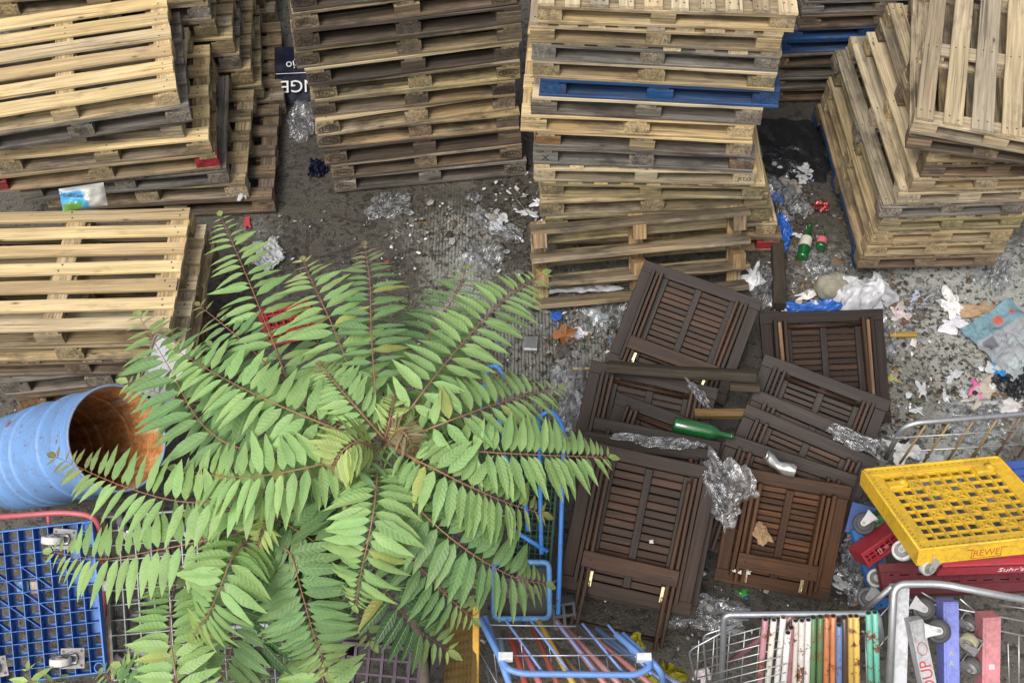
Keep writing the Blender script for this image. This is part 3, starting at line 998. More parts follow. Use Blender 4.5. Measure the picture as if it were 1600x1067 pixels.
# --- blue wire cart at the bottom
root = thing('wire_cart', Matrix.Identity(4), 'blue tube cart tipped back in the lower middle, filled with painted poles', 'cart')
BC = (.13, .26, .58)
for pts in ([at(750, 966, .95), at(790, 1044, .98), at(815, 1052, .98), at(995, 1054, .98), at(1020, 1040, .98), at(962, 990, .95)],
            [at(757, 963, .92), at(800, 1080, .9)], [at(972, 990, .93), at(1032, 1046, .95), at(1040, 1085, .7)]):
    m = MB()
    m.tube(fillet(pts, .05, 5), .0125, BC, n=10)
    m.build('frame_tube', LIGHTRUST, root)
for i in range(5):
    m = MB()
    x0, x1 = 790 + i * 40, 850 + i * 42
    m.tube([at(x0, 968 + i * 2, .93), at(x1, 1053, .965)], .0055, (.17, .26, .55), n=7)
    m.build('bar', LIGHTRUST, root)
for (a, b) in (((757, 976, .94), (900, 978, .94)), ((768, 997, .95), (968, 997, .95)), ((785, 1024, .965), (1000, 1023, .965)), ((745, 1010, .6), (800, 1110, .55)), ((760, 1040, .5), (770, 1100, .5))):
    m = MB()
    m.tube([at(*a), at(*b)], .0028, (.45, .5, .58), n=6)
    m.build('wire', GALV, root)
for i in range(6):
    m = MB()
    x = 770 + i * 44
    m.tube([at(x, 1000 + 3 * i, .7), at(x + 12, 1110, .35)], .0025, (.35, .4, .5), n=6)
    m.build('wire', GALV, root)
for p in (at(790, 1026, .985), at(1006, 1027, .985)):
    m = MB()
    m.box((0, 0, 0), (.055, .03, .034), (.6, .62, .65), M=Matrix.Translation(p))
    m.build('clamp', PAINT, root)
pc = [((.25, .3, .36), 'grey blue'), ((.35, .06, .04), 'dark red'), ((.4, .12, .13), 'faded rose'), ((.22, .06, .035), 'rust brown'), ((.45, .3, .06), 'ochre yellow'), ((.14, .08, .05), 'brown'), ((.4, .17, .16), 'pale red'), ((.42, .2, .2), 'pink'), ((.06, .065, .07), 'black'), ((.4, .16, .15), 'salmon'), ((.07, .11, .2), 'navy blue'), ((.15, .2, .33), 'slate blue')]
for i, (c, nm) in enumerate(pc):
    m = MB()
    x0 = 782 + i * 15
    x1 = 800 + i * 27
    m.tube([at(x0 + R.uniform(-4, 4), 990 + R.uniform(-14, 14) - (8 if 3 < i < 9 else 0), .62), at(x1, 1090, .74)], .0125, c, n=9)
    tag(m.build('pole', LIGHTRUST), f'{nm} painted pole lying in the blue cart', 'pole', 'painted poles in the blue cart')

# --- yellow edged dolly left of the cart
root = thing('plastic_dolly', Matrix.Identity(4), 'yellow rimmed dolly on edge beside the blue cart', 'dolly')
M, w, h = quad(at(700, 960, .5), at(744, 946, .8), at(694, 1100, .4))
m = lattice(w, h, 7, 11, -.01, .006, .008, (.12, .075, .015), .012)
m.build('grid_deck', PAINT, root, M)
m = MB()
A, B_ = at(744, 945, .85), at(743, 1100, .6)
d = (B_ - A).normalized()
m.box((0, 0, 0), ((B_ - A).length, .027, .03), (.55, .30, .012), M=mat3(d, Vector((1, 0, 0)).cross(d).cross(d).normalized() * -1, d.cross(Vector((1, 0, 0)).cross(d).cross(d).normalized() * -1), (A + B_) / 2))
m.build('rim', PAINT, root)

# --- purple crate
M, w, h = quad(at(536, 1000, .5), at(664, 1012, .55), at(500, 1120, .35))
root = thing('plastic_crate', M, 'purple plastic crate under the drooping leaves', 'crate')
PU = (.03, .004, .03)
m = lattice(w, h, 6, 5, -.01, .0, .012, PU, .02, rimz=(-.12, .012))
for i in range(6):
    for j in range(5):
        m.box((w * (i + .5) / 6, h * (j + .5) / 5, -.1), (w / 6 * .3, h / 5 - .004, .006), tuple(c * .8 for c in PU))
m.build('grid_side', PAINT, root)
m = MB()
m.box((w + .006, h / 2, .0), (.012, h, .03), (.4, .38, .42))
m.build('rim', PAINT, root)

# --- blue hoop trolley behind the leaves
root = thing('roll_trolley', Matrix.Identity(4), 'bright blue tube trolley standing between leaves and tables', 'trolley')
BT = (.05, .22, .62)
sets = [[at(752, 640, .62), at(760, 575, .75), at(775, 570, .75), at(800, 600, .75)],
        [at(838, 690, .55), at(842, 650, .7), at(862, 640, .72), at(882, 668, .72), at(872, 960, .45)],
        [at(842, 650, .7), at(846, 866, .5)], [at(797, 825, .56), at(856, 862, .5)], [at(770, 600, .74), at(800, 760, .6)],
        [at(818, 760, .56), at(826, 830, .52)]]
for s_ in sets:
    m = MB()
    m.tube(fillet(s_, .06), .0105, BT, n=9)
    m.build('tube', LIGHTRUST, root)
M, w, h = quad(at(806, 700, .5), at(876, 706, .5), at(800, 880, .3))
root = thing('plastic_crate', M, 'dark green mesh crate inside the blue tube trolley', 'crate')
m = lattice(w, h, 8, 20, -.01, 0, .005, (.008, .07, .035), .012, rimz=(-.1, .01))
for j in range(10):
    m.box((w / 2, h * (j + .5) / 10, -.03), (w - .03, h / 24, .004), (.005, .045, .025))
m.build('grid_side', PAINT, root)
m = MB()
m.box((w / 2, h / 2, -.105), (w - .02, h - .02, .006), (.004, .02, .014))
m.build('grid_floor', PAINT, root)
M, w, h = quad(at(772, 878, .55), at(858, 878, .55), at(772, 966, .48))
root = thing('plastic_basket', M, 'small blue rimmed basket full of dirty scraps', 'basket')
m = MB()
m.tube(fillet([(w / 2, 0, 0), (0, 0, 0), (0, h, 0), (w, h, 0), (w, 0, 0), (w / 2, 0, 0)], .03), .012, (.1, .27, .55), n=9)
m.build('rim', PAINT, root)
m = MB()
m.box((w / 2, h / 2, -.09), (w - .02, h - .02, .006), (.03, .03, .03))
for (cx, cy, sx, sy) in ((w / 2, .01, w - .02, .006), (w / 2, h - .01, w - .02, .006), (.01, h / 2, .006, h - .03), (w - .01, h / 2, .006, h - .03)):
    m.box((cx, cy, -.045), (sx, sy, .084), (.05, .1, .17))
m.build('shell', PAINT, root)

# dark breeze block like crate under table
M, w, h = quad(at(862, 945, .3), at(898, 940, .3), at(862, 985, .2))
m = lattice(w, h, 2, 2, -.08, 0, .014, (.09, .09, .09), .012)
tag(m.build('plastic_crate', PAINT, None, M), 'dark grey crate corner under the frontmost table legs', 'crate')

# --- grey tube cage with coloured frames
root = thing('roll_cage', Matrix.Identity(4), 'silver wire cage packed with coloured tube frames', 'roll cage')
GC = (.4, .42, .44)
zt = 1.0
m = MB()
m.tube(fillet([at(1126, 1110, .55), at(1131, 960, zt), at(1372, 958, zt), at(1378, 1000, .9)], .03, 5), .0125, GC, n=10)
m.build('frame_tube', GALV, root)
for k in range(3):
    m = MB()
    m.tube(fillet([at(1122 - 14 * k, 1110 - 6 * k, .5), at(1120 - 22 * k, 968 + 24 * k, .95 - .06 * k), at(1170 - 10 * k, 968 + 4 * k, .95)], .03), .004, GC, n=6)
    m.build('wire', GALV, root)
for k in range(8):
    m = MB()
    m.tube([at(1080 + 3 * k, 1010 + 12 * k, .7), at(1240 - 2 * k, 966 + 14 * k, .9)], .003, (.4, .41, .42), n=6)
    m.build('wire', GALV, root)
for k in range(7):
    m = MB()
    m.tube([at(1092 + 24 * k, 1000 - 5 * k, .8), at(1086 + 23 * k, 1100, .5)], .003, (.4, .41, .42), n=6)
    m.build('wire', GALV, root)
cols = [(1196, 967, 1182, (.42, .17, .2), 'rose pink'), (1209, 968, 1194, (.62, .58, .5), 'cream'), (1224, 964, 1208, (.68, .66, .64), 'white'), (1231, 988, 1220, (.7, .68, .66), 'short white'),
        (1236, 980, 1229, (.35, .12, .14), 'dusky rose'), (1243, 969, 1239, (.58, .52, .46), 'chipped white'), (1253, 969, 1249, (.6, .56, .5), 'rust flecked white'), (1263, 968, 1259, (.66, .63, .6), 'clean white'),
        (1271, 964, 1268, (.08, .2, .06), 'green'), (1282, 963, 1279, (.07, .17, .05), 'dark green'), (1292, 962, 1290, (.5, .15, .035), 'orange'), (1302, 962, 1301, (.52, .17, .04), 'bright orange'),
        (1311, 976, 1311, (.08, .17, .4), 'blue'), (1319, 964, 1320, (.07, .04, .035), 'dark brown'), (1329, 962, 1330, (.5, .3, .03), 'yellow'), (1338, 962, 1340, (.6, .38, .04), 'golden yellow'),
        (1357, 957, 1362, (.09, .38, .28), 'rusty turquoise'), (1367, 956, 1373, (.1, .42, .31), 'turquoise')]
CHIP = paint_mat('chipped_tube_paint', .35, .25, 1.0, 1.3, rustlo=.555)
for (x, y, x2, c, nm) in cols:
    m = MB()
    a, b_ = at(x, y, zt + .02), at(x2, 1120, .5)
    c = mixc(c, (sum(c) / 3,) * 3, .18)
    m.tube([a, a.lerp(b_, .5), b_], .0122, c, n=10)
    d = (b_ - a).normalized()
    # open tube end
    m.tube([a - d * .0006, a - d * .0012], .0095, (.012, .01, .01), n=10)
    o = m.build('painted_tube', CHIP)
    tag(o, f'{nm} painted tube standing in the silver wire cage', 'tube', 'coloured tubes in the silver cage')
m = MB()
m.tube([at(1131, 1040, .6), at(1238, 962, 1.0)], .0125, (.2, .09, .1), n=9)
tag(m.build('painted_tube', LIGHTRUST), 'long purplish tube slanting across the silver wire cage', 'tube')

# --- right hand cage with dollies on end
root = thing('roll_cage', Matrix.Identity(4), 'larger silver tube cage holding upended dollies in the corner', 'roll cage')
m = MB()
m.tube(fillet([at(1388, 1110, .75), at(1397, 912, 1.1), at(1470, 912, 1.1), at(1680, 952, 1.1)], .05, 6), .0145, (.55, .57, .58), n=12)
m.build('frame_tube', GALV, root)
m = MB()
m.tube([at(1330, 970, .75), at(1395, 915, 1.05)], .012, (.4, .42, .44), n=9)
m.build('frame_tube', GALV, root)
for (a, b) in (((1410, 935, .95), (1680, 985, .9)), ((1420, 955, .85), (1680, 1010, .8)), ((1440, 925, .9), (1490, 955, .8)), ((1500, 935, .9), (1540, 970, .8)), ((1560, 945, .9), (1680, 960, .95)),
               ((1340, 1000, .75), (1396, 940, .9)), ((1350, 1040, .7), (1394, 985, .85)), ((1575, 1005, .75), (1578, 1110, .5)), ((1592, 990, .75), (1592, 1110, .5)), ((1352, 990, .8), (1356, 1100, .6)), ((1372, 965, .85), (1376, 1100, .6))):
    m = MB()
    m.tube([at(*a), at(*b)], .0035, (.45, .46, .47), n=6)
    m.build('wire', GALV, root)


def slab(name, top, bot, zt_, zb_, wpx, t, col, label, cat='dolly', txt=None, tcol=None, tsize=.05):
    A, B2 = at(*top, zt_), at(*bot, zb_)
    x = (at(top[0] + wpx, top[1], zt_) - A)
    wd = x.length
    y = (A - B2).normalized()
    x = (x - y * x.dot(y)).normalized()
    z = x.cross(y)
    M = mat3(x, y, z, A)
    r = thing('upended_dolly', M, label, cat)
    L = (A - B2).length
    m = MB()
    m.box((wd / 2, -L / 2, -t / 2), (wd, L, t), col, ch=.006)
    m.box((wd / 2, -L / 2 + .01, .001), (wd * .7, L * .9, .004), tuple(c * 1.04 for c in col))
    m.build('body', PAINT, r)
    if txt:
        m = MB()
        m.text(txt, tsize, Matrix.Translation((wd * .5, -L * .62, .0036)) @ Matrix.Rotation(rad(90), 4, 'Z'), tcol)
        m.build('lettering', PAPER, r)
    return r, wd, L


slabs = {}
slabs['a'] = slab('a', (1397, 918), (1392, 1110), 1.05, .7, 24, .06, (.46, .47, .49), 'pale grey dolly standing on end at the left of the corner cage')[0]
r, wd, L = slab('b', (1421, 972), (1450, 1110), 1.02, .8, 22, .07, (.33, .34, .35), 'grey dolly on end with red lettering on its edge', txt='OUP', tcol=(.42, .05, .06), tsize=.062)
slabs['b'] = r
m = MB()
m.tube([(wd * .5 + .018 * math.cos(a * .3142), -.11 + .026 * math.sin(a * .3142), .004) for a in range(20)], .0015, (.4, .06, .07), n=4, closed=True)
m.build('emblem', PAPER, r)
r, wd, L = slab('c', (1474, 941), (1476, 1110), 1.02, .75, 24, .08, (.16, .19, .52), 'violet blue dolly standing on end in the corner cage')
slabs['c'] = r
m = MB()
m.text('A', .03, Matrix.Translation((wd * .45, -.2, .0036)), (.35, .4, .12))
m.text('A', .03, Matrix.Translation((wd * .45, -.24, .0036)), (.35, .4, .12))
m.build('lettering', PAPER, r)
r, wd, L = slab('d', (1536, 966), (1534, 1110), 1.0, .72, 28, .08, (.46, .18, .2), 'pink dolly standing on end in the corner cage')
slabs['d'] = r
m = MB()
m.box((wd * .5, -.2, .004), (.022, .022, .002), (.6, .45, .45))
m.build('label_plate', PAPER, r)


def wheel_caster(parent, px, py, z, ax, mount, r, wid, col, fork=(.33, .33, .33), hub=(.3, .3, .3)):
    """castor at a point: ax = axle direction as (right, up, towards viewer), mount = where its plate sits"""
    P = at(px, py, z)
    v = (CAM - P).normalized()
    rt = Vector((0, 0, 1)).cross(v).normalized()
    u = v.cross(rt)
    conv = lambda q: (rt * q[0] + u * q[1] + v * q[2]).normalized()
    a = conv(ax)
    mx = conv(mount)
    mx = (mx - a * mx.dot(a)).normalized()
    M = mat3(mx, a.cross(mx), a, P)
    f = MB()
    hh = wid / 2 + .006
    for sg in (1, -1):
        pts = [(.014 * math.cos(t), .014 * math.sin(t)) for t in [math.pi * .5 + math.pi * k / 8 for k in range(9)]] + [(r * .7, -.021), (r * 1.12, -.028), (r * 1.12, .028), (r * .7, .021)]
        n = len(pts)
        z0, z1 = sg * hh, sg * (hh + .0035)
        f.add([(x, y, z0) for x, y in pts] + [(x, y, z1) for x, y in pts], [tuple(range(n))[::-1], tuple(range(n, 2 * n))] + [(k, (k + 1) % n, n + (k + 1) % n, n + k) for k in range(n)], fork)
        f.tube([(0, 0, z1), (0, 0, z1 + sg * .006)], .0075, (.25, .25, .25), n=8)
    f.box((r * 1.12, 0, 0), (.005, .06, 2 * hh + .008), fork)
    o = f.build('caster', PAINT)
    o.parent = parent
    o.matrix_parent_inverse = parent.matrix_basis.inverted()
    o.matrix_basis = M
    w_ = MB()
    b = wid / 2
    w_.lathe([(.005, b * .9), (r * .3, b * .9), (r * .34, b * .6), (r * .68, b * .6), (r * .72, b * .95)], 28, hub)
    w_.lathe([(.005, -b * .9), (r * .3, -b * .9), (r * .34, -b * .6), (r * .68, -b * .6), (r * .72, -b * .95)], 28, hub)
    w_.lathe([(r * .72, b * .95), (r * .93, b), (r, b * .7), (r, -b * .7), (r * .93, -b), (r * .72, -b * .95)], 28, col)
    w_.build('wheel', RUBBER, o)
    return o


BLK = (.035, .035, .04)
face = (.1, .15, 1)
wheel_caster(slabs['a'], 1443, 952, .98, face, (-1, -.05, 0), .044, .03, BLK, hub=(.06, .06, .065))
wheel_caster(slabs['b'], 1466, 986, 1.0, face, (-1, -.75, 0), .046, .03, BLK, (.46, .46, .46), (.07, .07, .075))
wheel_caster(slabs['c'], 1516, 974, .88, (.05, -.8, .6), (-1, .1, 0), .036, .03, (.06, .06, .06), (.2, .2, .2))
wheel_caster(slabs['d'], 1514, 1003, .92, (.05, -.8, .6), (1, .1, 0), .038, .032, (.32, .31, .2), (.25, .25, .25), (.22, .2, .17))
wheel_caster(slabs['c'], 1519, 1040, .82, (.05, -.8, .6), (-1, .1, 0), .038, .03, (.09, .09, .09), (.15, .15, .15))
wheel_caster(BLUEPANEL, 1350, 818, .56, (-.1, .1, 1), (.35, 1, 0), .05, .03, BLK, (.42, .42, .42), (.05, .05, .055))
wheel_caster(BLUEPANEL, 1356, 934, .45, face, (.3, 1, 0), .046, .03, (.14, .14, .15), hub=(.1, .1, .1))
wheel_caster(DARKRED, 1369, 903, .64, face, (1, .3, 0), .04, .03, (.42, .42, .4), (.3, .3, .3), (.12, .12, .12))
wheel_caster(YELLOW, 1410, 860, .96, (-.25, .1, 1), (.4, 1, 0), .042, .03, (.5, .5, .48), (.35, .35, .35), (.2, .2, .2))
wheel_caster(YELLOW, 1450, 884, 1.02, (.8, -.1, .6), (0, 1, 0), .038, .03, (.5, .5, .46), (.35, .35, .33), (.2, .2, .18))
# ------------------------------------------------------------------ tree of heaven saplings
def leaf_mat():
    t = NT('leaflet')
    g = t.attr('gc').outputs['Vector']
    c = t.attr('col').outputs['Color']
    s = t.n('ShaderNodeSeparateXYZ', {'Vector': g})
    u, v, k = s.outputs[0], s.outputs[1], s.outputs[2]
    av = t.math('ABSOLUTE', v)
    ph = t.math('SUBTRACT', t.math('MULTIPLY', u, 62.0), t.math('MULTIPLY', av, 7.0))
    vein = t.ramp(t.math('SINE', ph), [(.80, 0.0), (1.0, 1.0)])
    vein = t.math('MULTIPLY', vein, t.ramp(av, [(.5, 1.0), (.95, 0.2)]))
    mid = t.ramp(av, [(.035, 1.0), (.075, 0.0)])
    o = t.n('ShaderNodeTexCoord').outputs['Object']
    blot = t.noise(o, 16, 4, .6)
    fine = t.noise(o, 160, 3, .6)
    col = t.mix(1.0, c, t.ramp(blot, [(.3, .86), (.7, 1.12)]), 'MULTIPLY')
    col = t.mix(t.math('MULTIPLY', vein, .34), col, (.30, .42, .13))
    col = t.mix(t.math('MULTIPLY', mid, .6), col, (.36, .47, .17))
    sp = t.ramp(fine, [(.7, 0.0), (.74, .5)])
    col = t.mix(t.math('MULTIPLY', sp, .5), col, (.12, .09, .03))
    hgt = t.math('SUBTRACT', t.math('MULTIPLY', t.math('SINE', ph), .5), t.math('MULTIPLY', mid, 2.0))
    b = t.n('ShaderNodeBsdfPrincipled', {'Base Color': col, 'Roughness': .48, 'Specular IOR Level': .35, 'Normal': t.bump(hgt, .35, .0022)})
    tr = t.n('ShaderNodeBsdfTranslucent', {'Color': t.mix(1.0, col, (1.25, 1.2, .6, 1), 'MULTIPLY')})
    m = t.n('ShaderNodeMixShader', {0: .3, 1: b.outputs[0], 2: tr.outputs[0]})
    t.t.links.new(m.outputs[0], t.out.inputs[0])
    return t.mat


LEAF = leaf_mat()
STEM = paint_mat('leaf_stalk', .5, .2, scale=3.0)
BARK = paint_mat('sapling_bark', .8, .5, scale=3.0)


def spline(pts, n):
    out = []
    P = [pts[0] * 2 - pts[1]] + pts + [pts[-1] * 2 - pts[-2]]
    for i in range(len(pts) - 1):
        a, b, c, d = P[i:i + 4]
        for k in range(n):
            t = k / n
            out.append(.5 * (2 * b + (c - a) * t + (2 * a - 5 * b + 4 * c - d) * t * t + (3 * b - a - 3 * c + d) * t ** 3))
    out.append(pts[-1])
    return out


def leaflet(m, base, d, nrm, L, W, col, droop, fold, skew):
    d = d.normalized()
    s = d.cross(nrm).normalized()
    nrm = s.cross(d).normalized()
    n = 9
    prof = [.0, .62, .92, 1.0, .97, .86, .70, .50, .27, .0]
    vs, gc, cs = [], [], []
    ph = R.uniform(0, 6)
    rid = R.uniform(0, 40)
    curl = R.uniform(-.12, .12)
    for i in range(n + 1):
        u = i / n
        hw = W / 2 * prof[i] * (1 + .08 * math.sin(u * 17 + ph))
        c = base + d * (L * u) - nrm * (droop * L * u * u) + s * (skew * L * u * u)
        for k in (-1, -.5, 0, .5, 1):
            asym = 1.08 if k > 0 else .95
            wz = abs(k) * hw * fold + .05 * hw * math.sin(u * 21 + ph + k * 2) * abs(k) + k * hw * curl * u
            vs.append(c + s * (hw * k * asym) + nrm * (wz - (.0008 if k == 0 else 0)))
            gc.append((u, k, rid))
            e = min(1, max(0, u - .6)) * .25
            cs.append((col[0] * (1 + e), col[1] * (1 + e * .6), col[2]))
    fs = []
    for i in range(n):
        for k in range(4):
            a = i * 5 + k
            fs.append((a, a + 1, a + 6, a + 5))
    m.add(vs, fs, cs, 0, gc, None, True)


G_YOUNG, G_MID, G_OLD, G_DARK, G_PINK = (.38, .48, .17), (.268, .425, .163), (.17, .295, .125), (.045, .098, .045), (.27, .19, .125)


def frond(parent, pts, npair, L, tone, tipc=None, lean=(0, -.25, 1), start=.07, W=None, ang=68, droop=.15, curve=0.0):
    if L > .08:
        L *= .97
        npair = int(npair * 1.42 + .5)
    elif W and L < .08:
        npair = int(npair * 1.7)
        L *= 1.15
    P = [at(x, y, z) for (x, y, z) in pts]
    C = spline(P, 14)
    acc = [0]
    for i in range(1, len(C)):
        acc.append(acc[-1] + (C[i] - C[i - 1]).length)
    T = acc[-1]

    def samp(t):
        q = max(0, min(1, t)) * T
        for i in range(1, len(C)):
            if acc[i] >= q:
                f = (q - acc[i - 1]) / max(1e-9, acc[i] - acc[i - 1])
                return C[i - 1].lerp(C[i], f), (C[i] - C[i - 1]).normalized()
        return C[-1], (C[-1] - C[-2]).normalized()
    st = MB()
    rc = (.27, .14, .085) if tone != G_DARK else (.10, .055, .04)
    st.tube(C[::2] + ([C[-1]] if (len(C) - 1) % 2 else []), .0026, rc, n=7, r1=.0009)
    m = MB()
    up = Vector(lean).normalized()
    for i in range(npair):
        f = i / (npair - 1)
        t = start + (1 - start) * (f ** .93) * .985
        size = (.80 + .32 * math.sin(math.pi * min(1, f * .9 + .12))) * (1 - .55 * max(0, f - .72) / .28)
        c, tg = samp(t)
        side = tg.cross(up).normalized()
        nr = side.cross(tg).normalized()
        for sg in (-1, 1):
            if R.random() < .015:
                continue
            c2, _ = samp(t + R.uniform(-.01, .01))
            a = rad(ang + 11 - 26 * f * f + R.uniform(-5, 5))
            d = tg * math.cos(a) + side * (sg * math.sin(a)) + nr * R.uniform(-.16, .12)
            k = max(0, f - .7) / .3
            col = mixc(tone, tipc or mixc(tone, G_YOUNG, .7), k)
            b = R.uniform(.84, 1.14)
            col = (col[0] * b * R.uniform(.93, 1.07), col[1] * b, col[2] * b)
            LL = L * size * R.uniform(.88, 1.1)
            if R.random() < .015:
                col = mixc(col, (.42, .36, .08), .5)
            nn = (nr + side * R.uniform(-.18, .18) + tg * R.uniform(-.15, .1)).normalized()
            pet = c2 + d.normalized() * .004
            st.tube([c2, pet + d.normalized() * .004], .0012, rc, n=5)
            leaflet(m, pet, d, nn, LL, (W or .25) * LL * R.uniform(.92, 1.1), col, droop * R.uniform(.4, 1.6), .16 + R.uniform(-.06, .1), -sg * R.uniform(.0, .1))
    c, tg = samp(1)
    side = tg.cross(up).normalized()
    nr = side.cross(tg).normalized()
    col = tipc or mixc(tone, G_YOUNG, .8)
    leaflet(m, c, tg, nr, L * .62, .3 * L * .62, col, droop, .2, 0)
    o = m.build('leaf', LEAF, parent)
    st.build('leaf_stalk', STEM, o)
    return o


def sapling(label, crown, gx, fronds, trunk_r=.02, group=None):
    Pc = at(*crown)
    Pg = Vector((Pc.x + gx[0], Pc.y + gx[1], 0))
    root = thing('tree_sapling', Matrix.Identity(4), label, 'sapling', group)
    tr = MB()
    pts = [Pg, Pg.lerp(Pc, .35) + Vector((.03, .02, 0)), Pg.lerp(Pc, .7) + Vector((-.015, .01, 0)), Pc + Vector((0, 0, -.02))]
    tr.tube(spline(pts, 6), trunk_r, (.16, .135, .10), n=12, r1=trunk_r * .45)
    tr.build('trunk', BARK, root)
    for fr in fronds:
        frond(root, *fr[0], **fr[1])


def fr(pts, n, L, tone, **kw):
    return ((pts, n, L, tone), kw)


Z = 2.62
main = [
    # lower dark layer first
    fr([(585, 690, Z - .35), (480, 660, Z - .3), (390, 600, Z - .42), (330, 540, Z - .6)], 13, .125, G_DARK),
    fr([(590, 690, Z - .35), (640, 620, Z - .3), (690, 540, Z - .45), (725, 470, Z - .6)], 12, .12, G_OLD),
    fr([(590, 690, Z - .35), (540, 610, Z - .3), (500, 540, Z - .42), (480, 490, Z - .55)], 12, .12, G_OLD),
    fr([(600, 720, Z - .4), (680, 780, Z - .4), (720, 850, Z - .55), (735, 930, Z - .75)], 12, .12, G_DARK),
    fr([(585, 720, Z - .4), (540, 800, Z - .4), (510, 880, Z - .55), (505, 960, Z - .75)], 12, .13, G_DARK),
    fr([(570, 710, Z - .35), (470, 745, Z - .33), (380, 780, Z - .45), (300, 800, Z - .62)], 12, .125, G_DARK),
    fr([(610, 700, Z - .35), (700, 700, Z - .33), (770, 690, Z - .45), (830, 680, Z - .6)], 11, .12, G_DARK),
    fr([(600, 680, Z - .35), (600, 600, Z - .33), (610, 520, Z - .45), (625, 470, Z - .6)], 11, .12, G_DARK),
    # 1 upper left
    fr([(560, 690, Z - .1), (470, 630, Z - .02), (425, 530, Z - .08), (385, 430, Z - .2), (345, 338, Z - .38)], 17, .125, G_MID),
    # 2 top centre
    fr([(598, 680, Z), (586, 600, Z + .1), (580, 510, Z + .06), (578, 440, Z - .03), (570, 385, Z - .12)], 14, .105, G_OLD, tipc=G_PINK, start=.2),
    # 3
    fr([(590, 680, Z), (556, 600, Z + .06), (520, 510, Z + .02), (492, 450, Z - .06), (474, 408, Z - .16)], 13, .12, G_MID, tipc=(.36, .36, .17)),
    # 4 upper right
    fr([(612, 680, Z), (655, 620, Z + .1), (715, 545, Z + .06), (785, 470, Z - .04), (848, 428, Z - .16)], 16, .12, G_MID),
    # 5
    fr([(612, 680, Z - .08), (640, 590, Z - .02), (680, 510, Z - .08), (715, 455, Z - .2), (728, 420, Z - .3)], 12, .12, G_OLD),
    # 6 right
    fr([(620, 690, Z), (690, 662, Z + .1), (760, 636, Z + .04), (820, 618, Z - .08), (872, 606, Z - .2)], 13, .115, G_MID),
    # pinkish frond right
    fr([(620, 685, Z - .1), (690, 630, Z - .05), (740, 600, Z - .12), (790, 585, Z - .22)], 10, .1, G_OLD, tipc=G_PINK),
    # 7 long right
    fr([(620, 698, Z - .02), (700, 702, Z + .06), (790, 708, Z + .02), (880, 712, Z - .08), (950, 714, Z - .2)], 15, .115, G_MID, start=.3),
    # 8 right lower
    fr([(618, 704, Z), (670, 728, Z + .08), (730, 758, Z + .04), (795, 786, Z - .06), (846, 802, Z - .16)], 15, .115, G_MID, tipc=(.30, .30, .10)),
    # 9 lower right
    fr([(606, 722, Z - .06), (650, 790, Z), (725, 856, Z - .06), (800, 900, Z - .2), (852, 912, Z - .34)], 16, .135, G_OLD),
    # 10 lower centre
    fr([(592, 720, Z), (585, 790, Z + .07), (574, 850, Z + .02), (562, 905, Z - .1), (556, 945, Z - .22)], 15, .12, G_MID, droop=.3),
    # 12
    fr([(400, 800, Z - .4), (440, 815, Z - .35), (485, 842, Z - .38), (530, 880, Z - .48)], 10, .115, G_OLD),
    # 14, 13
    fr([(600, 760, Z - .3), (640, 860, Z - .3), (690, 922, Z - .42), (738, 965, Z - .58)], 12, .12, G_OLD),
    fr([(570, 850, Z - .45), (605, 925, Z - .42), (650, 980, Z - .5), (700, 1015, Z - .6)], 11, .125, G_DARK),
    # 15 long left
    fr([(560, 715, Z - .12), (440, 760, Z - .05), (310, 785, Z - .08), (200, 762, Z - .16), (88, 714, Z - .3)], 19, .115, G_MID, tipc=(.22, .19, .08), start=.1),
    # 20
    fr([(575, 705, Z), (490, 728, Z + .08), (400, 744, Z + .03), (330, 742, Z - .06), (278, 732, Z - .14)], 14, .115, G_MID),
    # 17
    fr([(540, 695, Z - .12), (400, 705, Z - .12), (318, 665, Z - .15), (262, 570, Z - .22), (218, 495, Z - .36)], 15, .155, G_OLD),
    # 18 pinkish upper left
    fr([(530, 660, Z - .1), (440, 590, Z - .05), (370, 525, Z - .12), (312, 478, Z - .24)], 12, .1, G_OLD, tipc=(.26, .22, .09)),
    # 19
    fr([(575, 690, Z), (500, 660, Z + .07), (420, 626, Z + .05), (340, 586, Z - .04), (272, 545, Z - .16)], 16, .12, G_MID),
    # 19b lower filler left
    fr([(550, 700, Z - .2), (440, 680, Z - .2), (325, 640, Z - .28), (200, 598, Z - .42)], 15, .14, G_OLD),
    # short inner leaves that close the crown
    fr([(600, 690, Z - .02), (640, 664, Z + .06), (676, 650, Z + .02), (704, 652, Z - .05)], 7, .07, G_MID),
    fr([(600, 692, Z - .02), (640, 712, Z + .06), (668, 740, Z + .02), (684, 772, Z - .05)], 7, .07, G_MID),
    fr([(598, 694, Z - .02), (566, 726, Z + .06), (548, 760, Z + .02), (540, 790, Z - .06)], 7, .07, G_OLD),
    fr([(598, 690, Z - .02), (552, 672, Z + .06), (520, 660, Z + .02), (490, 658, Z - .05)], 7, .07, G_MID),
    fr([(600, 688, Z - .02), (606, 648, Z + .05), (618, 610, Z + .02), (636, 580, Z - .05)], 7, .07, G_OLD),
    # young curled
    fr([(585, 700, Z + .04), (560, 690, Z + .12), (535, 705, Z + .13), (515, 738, Z + .06)], 11, .075, G_YOUNG, tipc=G_PINK, W=.22, ang=52),
    fr([(606, 690, Z + .04), (622, 672, Z + .10), (636, 682, Z + .12), (646, 704, Z + .06)], 9, .045, G_PINK, tipc=(.28, .14, .1), W=.2, ang=50),
    fr([(600, 685, Z + .04), (560, 640, Z + .10), (525, 600, Z + .10), (500, 570, Z + .04)], 10, .07, G_MID, tipc=G_PINK, W=.25, ang=55),
    fr([(602, 685, Z + .04), (608, 660, Z + .10), (612, 640, Z + .10), (617, 616, Z + .07)], 8, .045, G_YOUNG, tipc=(.33, .2, .13), W=.2, ang=50),
]
